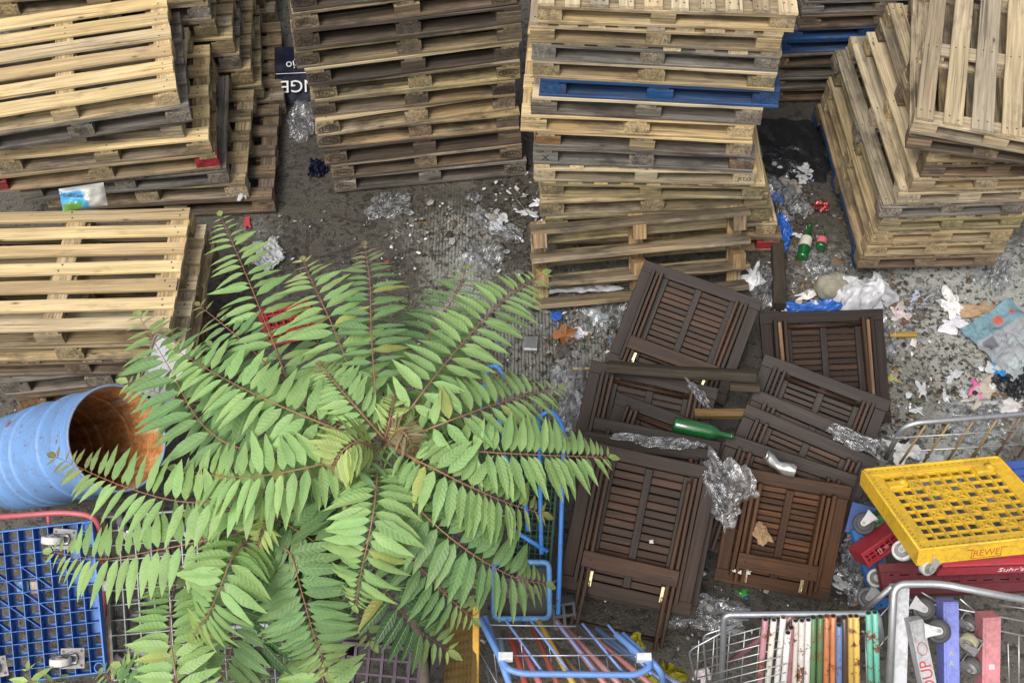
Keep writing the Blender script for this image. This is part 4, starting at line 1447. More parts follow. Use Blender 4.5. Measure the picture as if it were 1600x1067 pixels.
sapling('tallest leafy sapling with the widest rosette of feathery leaves in the middle', (600, 695, Z), (-.05, .12), main, .022)
Z2 = 2.25
left = [
    fr([(395, 840, Z2 - .2), (420, 920, Z2 - .25), (410, 990, Z2 - .4), (380, 1060, Z2 - .6)], 12, .13, G_DARK),
    fr([(400, 838, Z2 - .2), (470, 880, Z2 - .2), (540, 930, Z2 - .35), (580, 1000, Z2 - .55)], 12, .13, G_DARK),
    # 16
    fr([(398, 828, Z2), (330, 842, Z2 + .05), (250, 858, Z2), (160, 873, Z2 - .1), (82, 862, Z2 - .24)], 14, .13, G_MID),
    # 21
    fr([(398, 832, Z2), (366, 866, Z2 + .08), (345, 915, Z2 + .06), (325, 960, Z2 - .04), (302, 992, Z2 - .14)], 13, .125, G_MID, tipc=(.3, .38, .09), droop=.3),
    # 11
    fr([(404, 832, Z2 - .06), (450, 860, Z2), (470, 920, Z2 - .08), (490, 990, Z2 - .22), (512, 1050, Z2 - .4)], 16, .135, G_OLD),
    # 25, 26
    fr([(380, 850, Z2 - .3), (372, 940, Z2 - .35), (362, 1010, Z2 - .45), (340, 1080, Z2 - .6)], 11, .13, G_OLD),
    fr([(300, 1120, 1.7), (290, 1085, 1.8), (250, 1052, 1.8), (190, 1040, 1.7)], 8, .13, G_MID),
    fr([(520, 1120, 1.6), (510, 1080, 1.7), (490, 1030, 1.7), (440, 1000, 1.55)], 9, .13, G_MID),
    fr([(402, 828, Z2 + .03), (418, 812, Z2 + .09), (412, 826, Z2 + .1), (402, 852, Z2 + .04)], 9, .055, G_YOUNG, tipc=G_PINK, W=.22, ang=50),
    fr([(402, 828, Z2 + .03), (380, 800, Z2 + .09), (345, 800, Z2 + .1), (318, 838, Z2 + .02)], 10, .07, G_MID, tipc=G_PINK, W=.25, ang=55),
]
sapling('lower leafy sapling over the grey dolly, left of the tallest one', (400, 832, Z2), (.03, .1), left, .017)
low = [
    fr([(282, 1150, 1.9), (276, 1065, 2.0), (266, 985, 2.02), (270, 930, 1.96), (275, 888, 1.86)], 15, .125, G_MID, tipc=(.33, .24, .14)),
    fr([(280, 1150, 1.85), (230, 1110, 1.85), (190, 1075, 1.75), (160, 1050, 1.6)], 9, .12, G_OLD),
]
sapling('slim sapling with one upright feathery leaf at the bottom, left part', (283, 1150, 1.85), (.0, .05), low, .012)
tiny = [fr([(50, 1110, 1.5), (48, 1085, 1.55), (46, 1062, 1.56), (44, 1046, 1.55)], 4, .08, G_YOUNG), fr([(50, 1110, 1.5), (60, 1090, 1.52), (78, 1070, 1.5), (96, 1058, 1.45)], 4, .08, G_YOUNG)]
sapling('tiny bright sapling tip in front of the blue dolly', (50, 1110, 1.5), (0, .03), tiny, .007)
# ------------------------------------------------------------------ litter
def crumple(name, px, py, z, sx, sy, rot, amp, mat, col, label, cat, seed=None, n=22, freq=3.2, edge=.25, group=None, M=None, lift=0.0, thick=0):
    s = R.uniform(0, 99) if seed is None else seed
    vs, cs, fs = [], [], []
    for j in range(n + 1):
        for i in range(n + 1):
            u, v = i / n * 2 - 1, j / n * 2 - 1
            a = math.atan2(v, u)
            rr = max(abs(u), abs(v))
            k = 1 + edge * noise.noise(Vector((math.cos(a) * 1.7, math.sin(a) * 1.7, s))) * 2 - .18 * (rr ** 3) * (abs(math.sin(2 * a)))
            x, y = u * sx / 2 * k, v * sy / 2 * k
            q = Vector((u * freq, v * freq * sy / max(sx, .01), s))
            if mat is CLEAR:
                an = s * 2.1
                p1, p2 = u * math.cos(an) + v * math.sin(an), v * math.cos(an) - u * math.sin(an)
                q = Vector((p1 * freq * .38, p2 * freq * 1.25, s))
            h = abs(noise.noise(q)) * 1.0 + abs(noise.noise(q * 2.1)) * .5 + abs(noise.noise(q * 4.1)) * (.03 if mat is CLEAR else .12)
            h = amp * h * (1 - .55 * rr ** 4)
            w = Vector((noise.noise(q * 1.6 + Vector((9, 0, 0))), noise.noise(q * 1.6 + Vector((0, 9, 0))), 0)) * min(sx, sy) * .10
            vs.append((x + w.x, y + w.y, h + lift * (1 - rr * rr)))
            b = 1 + .25 * noise.noise(q * 3)
            cs.append(tuple(min(1, c * b) for c in col))
    for j in range(n):
        for i in range(n):
            a = j * (n + 1) + i
            fs.append((a, a + 1, a + n + 2, a + n + 1))
    m = MB()
    m.add(vs, fs, cs, smooth=mat in (CLEAR, WHITEF, BLUEF, BLACKF, NAVYF))
    if M is None:
        M = Matrix.Translation(at(px, py, z)) @ Matrix.Rotation(rad(rot), 4, 'Z')
    o = m.build(name, mat, None, M)
    return tag(o, label, cat, group)


W1 = (.62, .62, .6)
films = [
    (612, 322, .0, .30, .22, 10, .09, CLEAR, 'clear plastic sheet crumpled at the foot of the oval stamped stack'),
    (774, 355, .0, .36, .14, -35, .06, CLEAR, 'long clear plastic shred on the ribbed concrete'),
    (752, 402, .0, .28, .26, 0, .08, CLEAR, 'clear plastic heap above the upper right leaves'),
    (470, 192, .0, .18, .34, 10, .10, CLEAR, 'greyish plastic wrap hanging below the navy bag'),
    (1220, 310, .0, .26, .34, 20, .09, CLEAR, 'clear film beside the tan stack, above the blue bag'),
    (1296, 430, .0, .30, .2, -20, .07, CLEAR, 'clear film heap just above the concrete lump'),
    (420, 398, .0, .16, .22, 20, .09, WHITEF, 'small whitish plastic bag beside the top leaf'),
    (415, 412, .02, .12, .12, 50, .05, WHITEF, 'white plastic tatter by the top leaf'),
    (1196, 450, .0, .16, .34, -12, .08, CLEAR, 'clear film bunched beside the dark beam'),
    (960, 490, .0, .32, .26, 30, .09, CLEAR, 'clear film heap left of the clockwise tilted table'),
    (906, 452, .04, .46, .08, 3, .05, WHITEF, 'silvery plastic roll under the broken pallet'),
    (1375, 520, .0, .16, .4, 5, .09, CLEAR, 'clear film along the right edge of the squarest table'),
    (1560, 432, .0, .3, .16, 40, .08, CLEAR, 'clear film at the right foot of the big right stack'),
    (1520, 660, .0, .36, .3, 0, .07, CLEAR, 'wide clear film under the silver cage gate'),
    (895, 610, .0, .22, .36, 10, .08, CLEAR, 'clear film left of the table heap'),
    (895, 660, .05, .18, .3, 0, .08, CLEAR, 'clear film behind the blue tube trolley'),
    (1345, 890, .05, .22, .36, 0, .08, CLEAR, 'dirty clear film between warm brown table and blue perforated dolly'),
    (1100, 955, .1, .36, .22, 0, .07, CLEAR, 'dull film under the warm brown table'),
    (1440, 470, .0, .3, .14, 15, .05, CLEAR, 'thin clear film before the big right stack'),
]
for (px, py, z, sx, sy, ro, am, mt, lb) in films:
    crumple('plastic_film', px, py, z, sx, sy, ro, am, mt, (.7, .7, .7), lb, 'plastic film', n=26, freq=2.6)
crumple('plastic_bag', 1345, 472, .0, .36, .26, 0, .10, WHITEF, (.7, .7, .7), 'big white plastic bag behind the squarest table', 'plastic bag', lift=.12)
crumple('plastic_bag', 1218, 360, .0, .13, .36, 8, .08, BLUEF, (.1, .2, .6), 'upright blue plastic bag beside the tan stack', 'plastic bag')
crumple('plastic_bag', 1290, 480, .0, .50, .10, 6, .09, BLUEF, (.1, .2, .6), 'blue plastic strip behind the squarest table', 'plastic bag')
crumple('plastic_bag', 1208, 312, .0, .12, .10, 0, .06, BLUEF, (.1, .2, .6), 'small blue plastic bag by the tan stack corner', 'plastic bag')
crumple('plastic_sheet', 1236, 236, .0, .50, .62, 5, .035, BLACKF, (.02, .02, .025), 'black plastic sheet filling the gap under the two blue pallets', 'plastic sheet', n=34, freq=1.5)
crumple('plastic_bag', 1590, 605, .0, .22, .20, 20, .10, BLACKF, (.02, .02, .02), 'black plastic bag under the crumpled newspaper', 'plastic bag')
crumple('plastic_bag', 497, 266, .0, .12, .14, 0, .07, NAVYF, (.01, .02, .05), 'small dark blue plastic scrap at the foot of the oval stamped stack', 'plastic scrap')
# navy bag with white lettering, upside down towards us
Pn = at(470, 163, .02)
nb_root = thing('plastic_bag', Matrix.Translation(Pn) @ Matrix.Rotation(rad(4), 4, 'Z') @ Matrix.Rotation(rad(28), 4, 'X'), 'navy plastic bag with upside down white lettering between the stacks', 'plastic bag')
m = MB()
g = 16
vs = [((i / g - .5) * .32, j / g * .40, .012 * noise.noise(Vector((i * .4, j * .4, 3))) + .03 * math.sin(j / g * 3.1)) for j in range(g + 1) for i in range(g + 1)]
m.add(vs, [(j * (g + 1) + i, j * (g + 1) + i + 1, (j + 1) * (g + 1) + i + 1, (j + 1) * (g + 1) + i) for j in range(g) for i in range(g)], smooth=True)
m.build('bag', NAVYF, nb_root)
m = MB()
m.text('NGE', .12, Matrix.Translation((-.0, .11, .048)) @ Matrix.Rotation(rad(180), 4, 'Z'), (.7, .7, .7))
m.text('regio', .08, Matrix.Translation((.0, .26, .055)) @ Matrix.Rotation(rad(188), 4, 'Z'), (.55, .55, .55))
m.box((0, .195, .052), (.3, .004, .001), (.6, .6, .6))
m.build('lettering', PAPER, nb_root)

scraps = [
    (1490, 478, .14, .18, 20, (.66, .66, .64), 'white torn paper, upper of two below the big right stack', 'paper'),
    (1490, 508, .15, .11, -10, (.6, .59, .64), 'lilac white torn paper, lower of two on the speckled ground', 'paper'),
    (1542, 488, .22, .13, 12, (.36, .25, .15), 'piece of brown cardboard above the newspaper', 'cardboard'),
    (1560, 580, .14, .13, 30, (.03, .22, .55), 'bright blue crisp wrapper under the newspaper', 'wrapper'),
    (1526, 604, .08, .10, 0, (.6, .12, .32), 'pink wrapper left of the black bag', 'wrapper'),
    (1534, 620, .24, .10, 35, (.42, .38, .31), 'beige cardboard flap above the silver cage gate', 'cardboard'),
    (1575, 632, .2, .08, -5, (.5, .49, .47), 'light grey cardboard strip below the black bag', 'cardboard'),
    (1412, 702, .17, .14, 10, (.6, .6, .58), 'white sheet of paper at the low end of the cage gate', 'paper'),
    (1450, 715, .2, .1, 30, (.4, .42, .44), 'grey paper behind the yellow dolly edge', 'paper'),
    (906, 520, .07, .10, 20, (.66, .66, .7), 'small white paper beside the brown dead leaf', 'paper'),
    (868, 494, .06, .08, 0, (.03, .1, .4), 'small blue scrap left of the table heap', 'scrap'),
    (933, 490, .12, .12, 40, (.5, .52, .52), 'pale torn paper among the film left of the tilted table', 'paper'),
    (843, 318, .10, .12, 60, (.65, .65, .68), 'white paper tucked against the left foot of the tan stack', 'paper'),
    (860, 346, .12, .05, 5, (.62, .62, .65), 'white paper strip inside the broken pallet', 'paper'),
    (1176, 432, .12, .2, -20, (.62, .63, .64), 'folded white board leaning at the dark beam', 'paper'),
    (1216, 478, .09, .08, -30, (.64, .64, .64), 'small white paper behind the squarest table corner', 'paper'),
    (1262, 460, .16, .05, 25, (.64, .62, .6), 'white paper strip left of the concrete lump', 'paper'),
    (1205, 300, .06, .10, 10, (.66, .66, .67), 'white paper cup scrap by the tan stack', 'scrap'),
    (1408, 492, .10, .12, 0, (.5, .42, .42), 'pinkish white wrapper in the rubbish under the big right stack', 'wrapper'),
    (1428, 470, .1, .1, 20, (.38, .4, .5), 'bluish plastic scrap under the big right stack', 'scrap'),
    (1418, 500, .08, .05, 10, (.12, .07, .04), 'brown card scrap above the yellow batten', 'scrap'),
    (1400, 480, .07, .06, 50, (.1, .06, .04), 'dark brown scrap beside the squarest table top corner', 'scrap'),
    (1566, 556, .08, .06, -20, (.3, .22, .16), 'brown box flap under the newspaper', 'cardboard'),
    (1552, 600, .1, .06, 60, (.56, .55, .52), 'white tissue between pink and blue wrappers', 'paper'),
    (1345, 935, .10, .08, 20, (.22, .11, .05), 'brown dead leaf under the blue perforated dolly', 'leaf'),
    (1160, 928, .06, .04, 0, (.05, .3, .06), 'small green leaf under the warm brown table', 'leaf'),
    (1100, 1055, .08, .06, 30, (.6, .52, .53), 'pale pinkish label tied to the silver cage', 'label'),
    (1410, 380, .05, .05, 30, (.4, .05, .05), 'tiny red scrap at the foot of the big right stack', 'scrap'),
    (385, 348, .05, .09, 20, (.5, .06, .08), 'red and white wrapper below the upper left stack', 'wrapper'),
    (1365, 560, .09, .14, 0, (.14, .09, .06), 'dark bark piece right of the squarest table', 'bark'),
    (1388, 590, .1, .08, 0, (.32, .3, .1), 'olive scrap right of the overlapping dark tables', 'scrap'),
    (880, 545, .10, .10, 0, (.08, .07, .065), 'dark stone grey scrap beside the brown dead leaf', 'scrap'),
]
for (px, py, sx, sy, ro, c, lb, ct) in scraps:
    zz = .6 if 'cage' in lb and 'label' in lb else .004
    crumple({'paper': 'torn_paper', 'cardboard': 'cardboard_piece', 'leaf': 'dead_leaf', 'label': 'paper_label', 'bark': 'bark_piece'}.get(ct, ct if ct != 'scrap' else 'litter_scrap'), px, py, zz, sx, sy, ro, min(sx, sy) * .22, PAPER, c, lb, ct, n=9, freq=1.5, edge=.5)
for k, (px, py, s) in enumerate(((884, 526, .15), (1370, 912, .1))):
    m = MB()
    pts = []
    for a in range(26):
        an = a / 26 * 2 * math.pi
        r = s / 2 * (.55 + .45 * abs(math.sin(an * 2.5)) + R.uniform(-.1, .1))
        pts.append((r * math.cos(an), r * math.sin(an), .02 + .02 * math.sin(an * 5)))
    m.add([(0, 0, .008)] + pts, [(0, 1 + i, 1 + (i + 1) % 26) for i in range(26)], (.27, .115, .045))
    tag(m.build('dead_leaf', PAPER, None, Matrix.Translation(at(px, py, .004))), ('large brown curled dead leaf on the pale concrete' if k == 0 else 'brown curled dead leaf beside the blue perforated dolly'), 'leaf')

# newspaper with printed blocks
root = thing('newspaper', Matrix.Translation(at(1572, 525, .015)) @ Matrix.Rotation(rad(32), 4, 'Z'), 'crumpled printed newspaper at the right edge', 'newspaper')
n = 26
vs, cs, fs = [], [], []
for j in range(n + 1):
    for i in range(n + 1):
        u, v = i / n, j / n
        q = Vector((u * 3, v * 3, 5.5))
        vs.append(((u - .5) * .40, (v - .5) * .34, .05 * abs(noise.noise(q)) + .02 * abs(noise.noise(q * 2.4))))
        c = (.27, .29, .31)
        if v > .62:
            c = (.15, .25, .29)
        if .08 < u < .30 and .4 < v < .6:
            c = (.12, .12, .14)
        if .5 < u < .62 and .7 < v < .85:
            c = (.45, .1, .07)
        if .8 < u < .88 and .75 < v < .82:
            c = (.45, .08, .05)
        if .55 < u < .9 and .1 < v < .3 and (j % 3):
            c = (.2, .21, .22)
        if .1 < u < .5 and .08 < v < .35 and (j % 2):
            c = (.27, .28, .29)
        cs.append(c)
for j in range(n):
    for i in range(n):
        a = j * (n + 1) + i
        fs.append((a, a + 1, a + n + 2, a + n + 1))
m = MB()
m.add(vs, fs, cs)
m.build('page', PAPER, root)
crumple('newspaper_page', 1588, 560, .01, .3, .22, 60, .06, PAPER, (.33, .37, .38), 'loose grey newspaper page below the crumpled newspaper', 'newspaper', n=16, freq=2)


def bottle(P, d, L, r, label, glass, neck=.32):
    """lying bottle: axis d, base at P"""
    d = d.normalized()
    x = d.orthogonal().normalized()
    M = mat3(x, d.cross(x), d, P)
    root = thing('bottle', M, label, 'bottle')
    b = L * (1 - neck)
    prof = [(.0005, .006), (r * .6, 0), (r * .95, .003), (r, .012), (r, b * .92), (r * .9, b), (r * .62, b + L * .06), (r * .42, b + L * .1), (r * .34, L * .97)]
    m = MB()
    m.lathe(prof, 28, (.02, .12, .04))
    m.build('glass_body', glass, root)
    m = MB()
    m.lathe([(r * .34, L * .955), (r * .43, L * .96), (r * .43, L), (r * .25, L), (r * .25, L * .93)], 20, (.02, .1, .03))
    m.build('lip', glass, root)
    return root


t = NT('green_glass')
o = t.n('ShaderNodeTexCoord').outputs['Object']
t.pbr(Base_Color=(.01, .12, .025), Roughness=.09, Specular_IOR_Level=.8, Transmission_Weight=.35, Coat_Weight=.5, Coat_Roughness=.05)
A, B_ = at(1052, 662, .60), at(1145, 682, .585)
r = bottle(A, B_ - A, (B_ - A).length, .036, 'green glass bottle lying on the heap of dark tables', t.mat)
A, B_ = at(1253, 404, .04), at(1263, 362, .045)
r = bottle(A, B_ - A, .27, .034, 'green glass bottle lying on the ground left of the big right stack', t.mat)
m = MB()
m.lathe([(.0345, .09), (.0345, .16)], 28, (.5, .48, .4))
o = m.build('paper_label', PAPER, r)
A = at(1282, 388, .03)
r = bottle(A, Vector((.3, 1, 0)), .12, .03, 'small green bottle with red and white wrapper by the blue bottom pallet', t.mat)
m = MB()
m.lathe([(.0305, .03), (.0305, .075)], 20, (.55, .12, .16))
m.build('paper_label', PAPER, r)

# crushed can
A, B_ = at(1194, 722, .64), at(1240, 736, .64)
d = (B_ - A).normalized()
x = d.orthogonal().normalized()
root = thing('drink_can', mat3(x, d.cross(x), d, A), 'crushed silver drink can lying on the dark tables', 'can')
m = MB()
n = 26
prof = [(.026, .0), (.032, .006)] + [(.032 - .010 * math.exp(-((k - 5) / 1.8) ** 2), .006 + .012 * k) for k in range(11)] + [(.026, .145)]
vs, fs = [], []
for i, (rr, z) in enumerate(prof):
    for k in range(n):
        a = 2 * math.pi * k / n
        q = rr * (1 + .16 * noise.noise(Vector((math.cos(a) * 1.5, math.sin(a) * 1.5, z * 30))))
        bend = .035 * max(0, (.07 - z) / .07)
        vs.append((q * math.cos(a) + bend, q * math.sin(a) * .9, z))
for i in range(len(prof) - 1):
    for k in range(n):
        fs.append((i * n + k, i * n + (k + 1) % n, i * n + n + (k + 1) % n, i * n + n + k))
m.add(vs, fs, (.62, .62, .6), smooth=True)
ALU = paint_mat('can_aluminium', .3, .5, .25, 3.0, metal=.9)
m.build('can_body', ALU, root)
m = MB()
m.lathe([(.0005, .002), (.022, .002), (.0265, -.001), (.027, .004)], 24, (.68, .68, .66), 0, Matrix.Translation((.034, 0, 0)) @ Matrix.Rotation(rad(-25), 4, 'Y'))
m.build('can_end', ALU, root)
crumple('crushed_can', 1283, 324, .01, .09, .07, 0, .05, ALU, (.5, .12, .12), 'crushed red and silver can on the ground by the bottles', 'can', n=14)

# films on the tables
crumple('plastic_film', 0, 0, 0, .34, .30, 0, .05, CLEAR, (.7, .7, .7), 'clear film stretched between the two front dark tables', 'plastic film', n=30, freq=3, M=quad(at(1112, 705, .70), at(1215, 800, .66), at(1118, 810, .5))[0] @ Matrix.Translation((.14, .12, .02)))
crumple('plastic_film', 1335, 690, .56, .30, .10, -25, .06, CLEAR, (.7, .7, .7), 'clear film draped over a dark table corner', 'plastic film', n=24)
crumple('plastic_film', 1040, 692, .62, .42, .06, -6, .04, CLEAR, (.7, .7, .7), 'white crinkled film on the upper edge of the frontmost table', 'plastic film', n=24)
crumple('plastic_film', 1092, 616, .52, .05, .2, 30, .03, CLEAR, (.7, .7, .7), 'narrow film ribbon hanging over a dark table edge', 'plastic film', n=16)
crumple('cardboard_piece', 1188, 832, .43, .07, .12, 15, .02, PAPER, (.3, .19, .11), 'torn cardboard scrap on the warm brown table', 'cardboard', n=9)
crumple('torn_paper', 1158, 893, .28, .09, .02, -10, .01, PAPER, (.6, .6, .58), 'white paper tatter on the lower slats of the warm brown table', 'paper', n=8)
crumple('wet_wipe', 1018, 846, .5, .02, .02, 0, .006, PAPER, (.65, .65, .63), 'tiny white fleck on the slats of the frontmost table', 'scrap', n=5)

# concrete lump
m = MB()
vs, fs = [], []
nu, nv = 28, 14
for j in range(nv + 1):
    ph = math.pi * j / nv
    for i in range(nu):
        a = 2 * math.pi * i / nu
        v = Vector((math.copysign(abs(math.cos(a)) ** .7, math.cos(a)) * math.sin(ph) ** .7, math.copysign(abs(math.sin(a)) ** .7, math.sin(a)) * math.sin(ph) ** .7, math.cos(ph)))
        k = 1 + .12 * noise.noise(v * 2.2) + .05 * noise.noise(v * 7)
        vs.append((v.x * .095 * k, v.y * .075 * k, v.z * .07 * k + .06))
for j in range(nv):
    for i in range(nu):
        fs.append((j * nu + i, j * nu + (i + 1) % nu, (j + 1) * nu + (i + 1) % nu, (j + 1) * nu + i))
m.add(vs, fs, (.26, .245, .19), smooth=True)
tag(m.build('concrete_lump', paint_mat('rough_concrete', .9, .6, scale=4.0, spec=.2), None, Matrix.Translation(at(1296, 458, 0)) @ Matrix.Rotation(rad(20), 4, 'Z')), 'rounded concrete lump behind the squarest table', 'stone')
# small metal tin
m = MB()
m.box((0, 0, .015), (.075, .095, .03), (.46, .47, .48), ch=.008)
m.box((0, 0, .0305), (.06, .08, .002), (.36, .37, .38), ch=.001)
tag(m.build('metal_tin', GALV, None, Matrix.Translation(at(829, 540, 0)) @ Matrix.Rotation(rad(-3), 4, 'Z')), 'small square metal tin on the pale ribbed concrete', 'tin')

# wipes packet on the low stack
Mp = Matrix.Translation(at(130, 308, .80)) @ Matrix.Rotation(rad(12), 4, 'Z') @ Matrix.Rotation(rad(42), 4, 'X')
root = thing('wipes_packet', Mp, 'blue and white wipes packet with swirly lettering resting on the low left stack', 'packet')
m = MB()
n = 20
vs, cs, fs = [], [], []
for side in (1, -1):
    b0 = len(vs)
    for j in range(n + 1):
        for i in range(n + 1):
            u, v = i / n * 2 - 1, j / n * 2 - 1
            puff = (1 - u ** 4) * (1 - v ** 4)
            q = Vector((u * 2, v * 2, side))
            vs.append((u * .115, v * .06, side * (.05 * puff + .02 * noise.noise(q * 1.5) * puff)))
            c = (.5, .49, .45)
            if u + v * .15 < .15:
                c = (.08, .33, .6) if v < .55 else (.45, .5, .5)
                if (u + .55) ** 2 * .7 + (v + .75) ** 2 < .16:
                    c = (.12, .3, .05)
                if (u + .1) ** 2 * 2 + (v + .45) ** 2 < .03:
                    c = (.03, .25, .2)
            cs.append(c)
    for j in range(n):
        for i in range(n):
            a = b0 + j * (n + 1) + i
            fs.append((a, a + 1, a + n + 2, a + n + 1) if side > 0 else (a + n + 1, a + n + 2, a + 1, a))
m.add(vs, fs, cs, smooth=True)
m.build('wrapper', paint_mat('glossy_wrapper', .25, .2, scale=2.0), root)
m = MB()
m.text('Desireen', .034, Matrix.Translation((-.05, .016, .062)) @ Matrix.Rotation(rad(-12), 4, 'Z'), (.03, .05, .14))
m.build('lettering', PAPER, root)
# white tatter at the stack corner
crumple('plastic_film', 382, 300, .14, .06, .14, 0, .05, WHITEF, (.7, .7, .7), 'white plastic tatter on the corner of the tall left stack', 'plastic film', n=12)
# yellow bag near the blue cart
crumple('plastic_bag', 1030, 1058, .45, .2, .12, 0, .12, PAPER, (.3, .27, .02), 'yellow green bag beside the blue tube cart', 'plastic bag', n=14)
crumple('plastic_bag', 985, 1010, .5, .1, .1, 0, .08, PAPER, (.35, .3, .02), 'yellow bag piece inside the blue tube cart', 'plastic bag', n=12)
crumple('wet_litter', 812, 922, .47, .16, .15, 0, .07, PAPER, (.18, .15, .13), 'brownish wet scraps lying in the small blue basket', 'scraps', n=14)

# thin twigs
for k, pts in enumerate(([(520, 335), (560, 345), (590, 330)], [(440, 392), (500, 400), (560, 380)], [(806, 310), (826, 335)], [(640, 400), (660, 430), (700, 470)], [(915, 640), (925, 600), (905, 590)], [(480, 360), (475, 400)])):
    m = MB()
    m.tube(spline([at(x, y, .012 + .01 * (i % 2)) for i, (x, y) in enumerate(pts)], 4), .0032, (.09, .06, .045) if k != 2 else (.3, .25, .2), n=6)
    tag(m.build('twig', OLDWOOD), ['thin dark twig below the oval stamped stack', 'thin long twig beside the top leaf', 'pale twig lying between the two middle stacks', 'dark twig among the upper right leaves', 'bent twig left of the table heap', 'short dark twig on the brown dirt'][k], 'twig')

# film shreds that nothing tells apart
for k in range(46):
    cx, cy, rx, ry = R.choice([(1470, 560, 90, 110), (1240, 340, 30, 90), (770, 360, 60, 60), (1410, 485, 50, 35), (930, 500, 60, 40), (1520, 620, 70, 50), (1340, 880, 30, 60), (890, 590, 40, 60), (820, 300, 12, 50)])
    px, py = R.gauss(cx, rx * .6), R.gauss(cy, ry * .6)
    s = R.uniform(.05, .15)
    mt = R.choice([CLEAR, CLEAR, WHITEF, PAPER])
    crumple('film_shred', px, py, .003, s, s * R.uniform(.35, .9), R.uniform(0, 180), s * .25, mt, R.choice([(.45, .45, .45), (.35, .35, .35), (.25, .23, .2)]), 'small torn shred of pale film or paper among the rubbish on the ground', 'shred', n=10, freq=1.6, edge=.5, group='pale shreds among the rubbish')
# uncountable small litter
m = MB()
pal = [(.6, .6, .6), (.5, .52, .55), (.62, .6, .55), (.03, .025, .02), (.05, .04, .03), (.12, .075, .04), (.2, .12, .06), (.3, .3, .28), (.1, .1, .1), (.03, .12, .4), (.4, .05, .06), (.05, .2, .06), (.25, .23, .2)]
pw = [2.5, 3, 2.5, 12, 12, 9, 4, 6, 9, .3, .12, .1, 7]
zones = [(1470, 560, 130, 140, 900), (1240, 360, 50, 120, 500), (800, 330, 40, 90, 500), (1410, 480, 50, 40, 420), (930, 500, 70, 50, 420), (690, 360, 110, 50, 420), (1530, 620, 80, 50, 420), (430, 390, 60, 60, 140), (1340, 900, 50, 80, 320), (880, 600, 60, 80, 260), (1080, 960, 160, 60, 260), (620, 900, 350, 150, 500), (600, 480, 160, 90, 220), (1395, 600, 40, 120, 260), (760, 580, 120, 100, 200), (30, 650, 40, 60, 60), (1290, 430, 70, 50, 260)]
for (cx, cy, rx, ry, cnt) in zones:
    for _ in range(cnt):
        px, py = R.gauss(cx, rx * .6), R.gauss(cy, ry * .6)
        P = at(px, py, 0)
        s = min(.045, .003 + R.expovariate(1 / .0055))
        c = R.choices(pal, pw)[0]
        b = R.uniform(.7, 1.15)
        n = R.choice((4, 5, 6))
        a0 = R.uniform(0, 6.28)
        tx, ty = R.uniform(-.5, .5), R.uniform(-.5, .5)
        el = R.uniform(.35, 1)
        vs = []
        for i in range(n):
            a = a0 + i * 6.283 / n
            r = s * R.uniform(.6, 1.1)
            x, y = r * math.cos(a), r * math.sin(a) * el
            x, y = x * math.cos(a0) - y * math.sin(a0), x * math.sin(a0) + y * math.cos(a0)
            vs.append((P.x + x, P.y + y, max(.0005, s * .45 + x * tx + y * ty)))
        top = (P.x, P.y, s * .45 + s * R.uniform(.1, .6))
        m.add(vs + [top], [(i, (i + 1) % n, n) for i in range(n)], tuple(q * b for q in c))
tag(m.build('litter', PAPER), 'fine litter crumbs strewn over the yard ground', 'litter', kind='stuff')
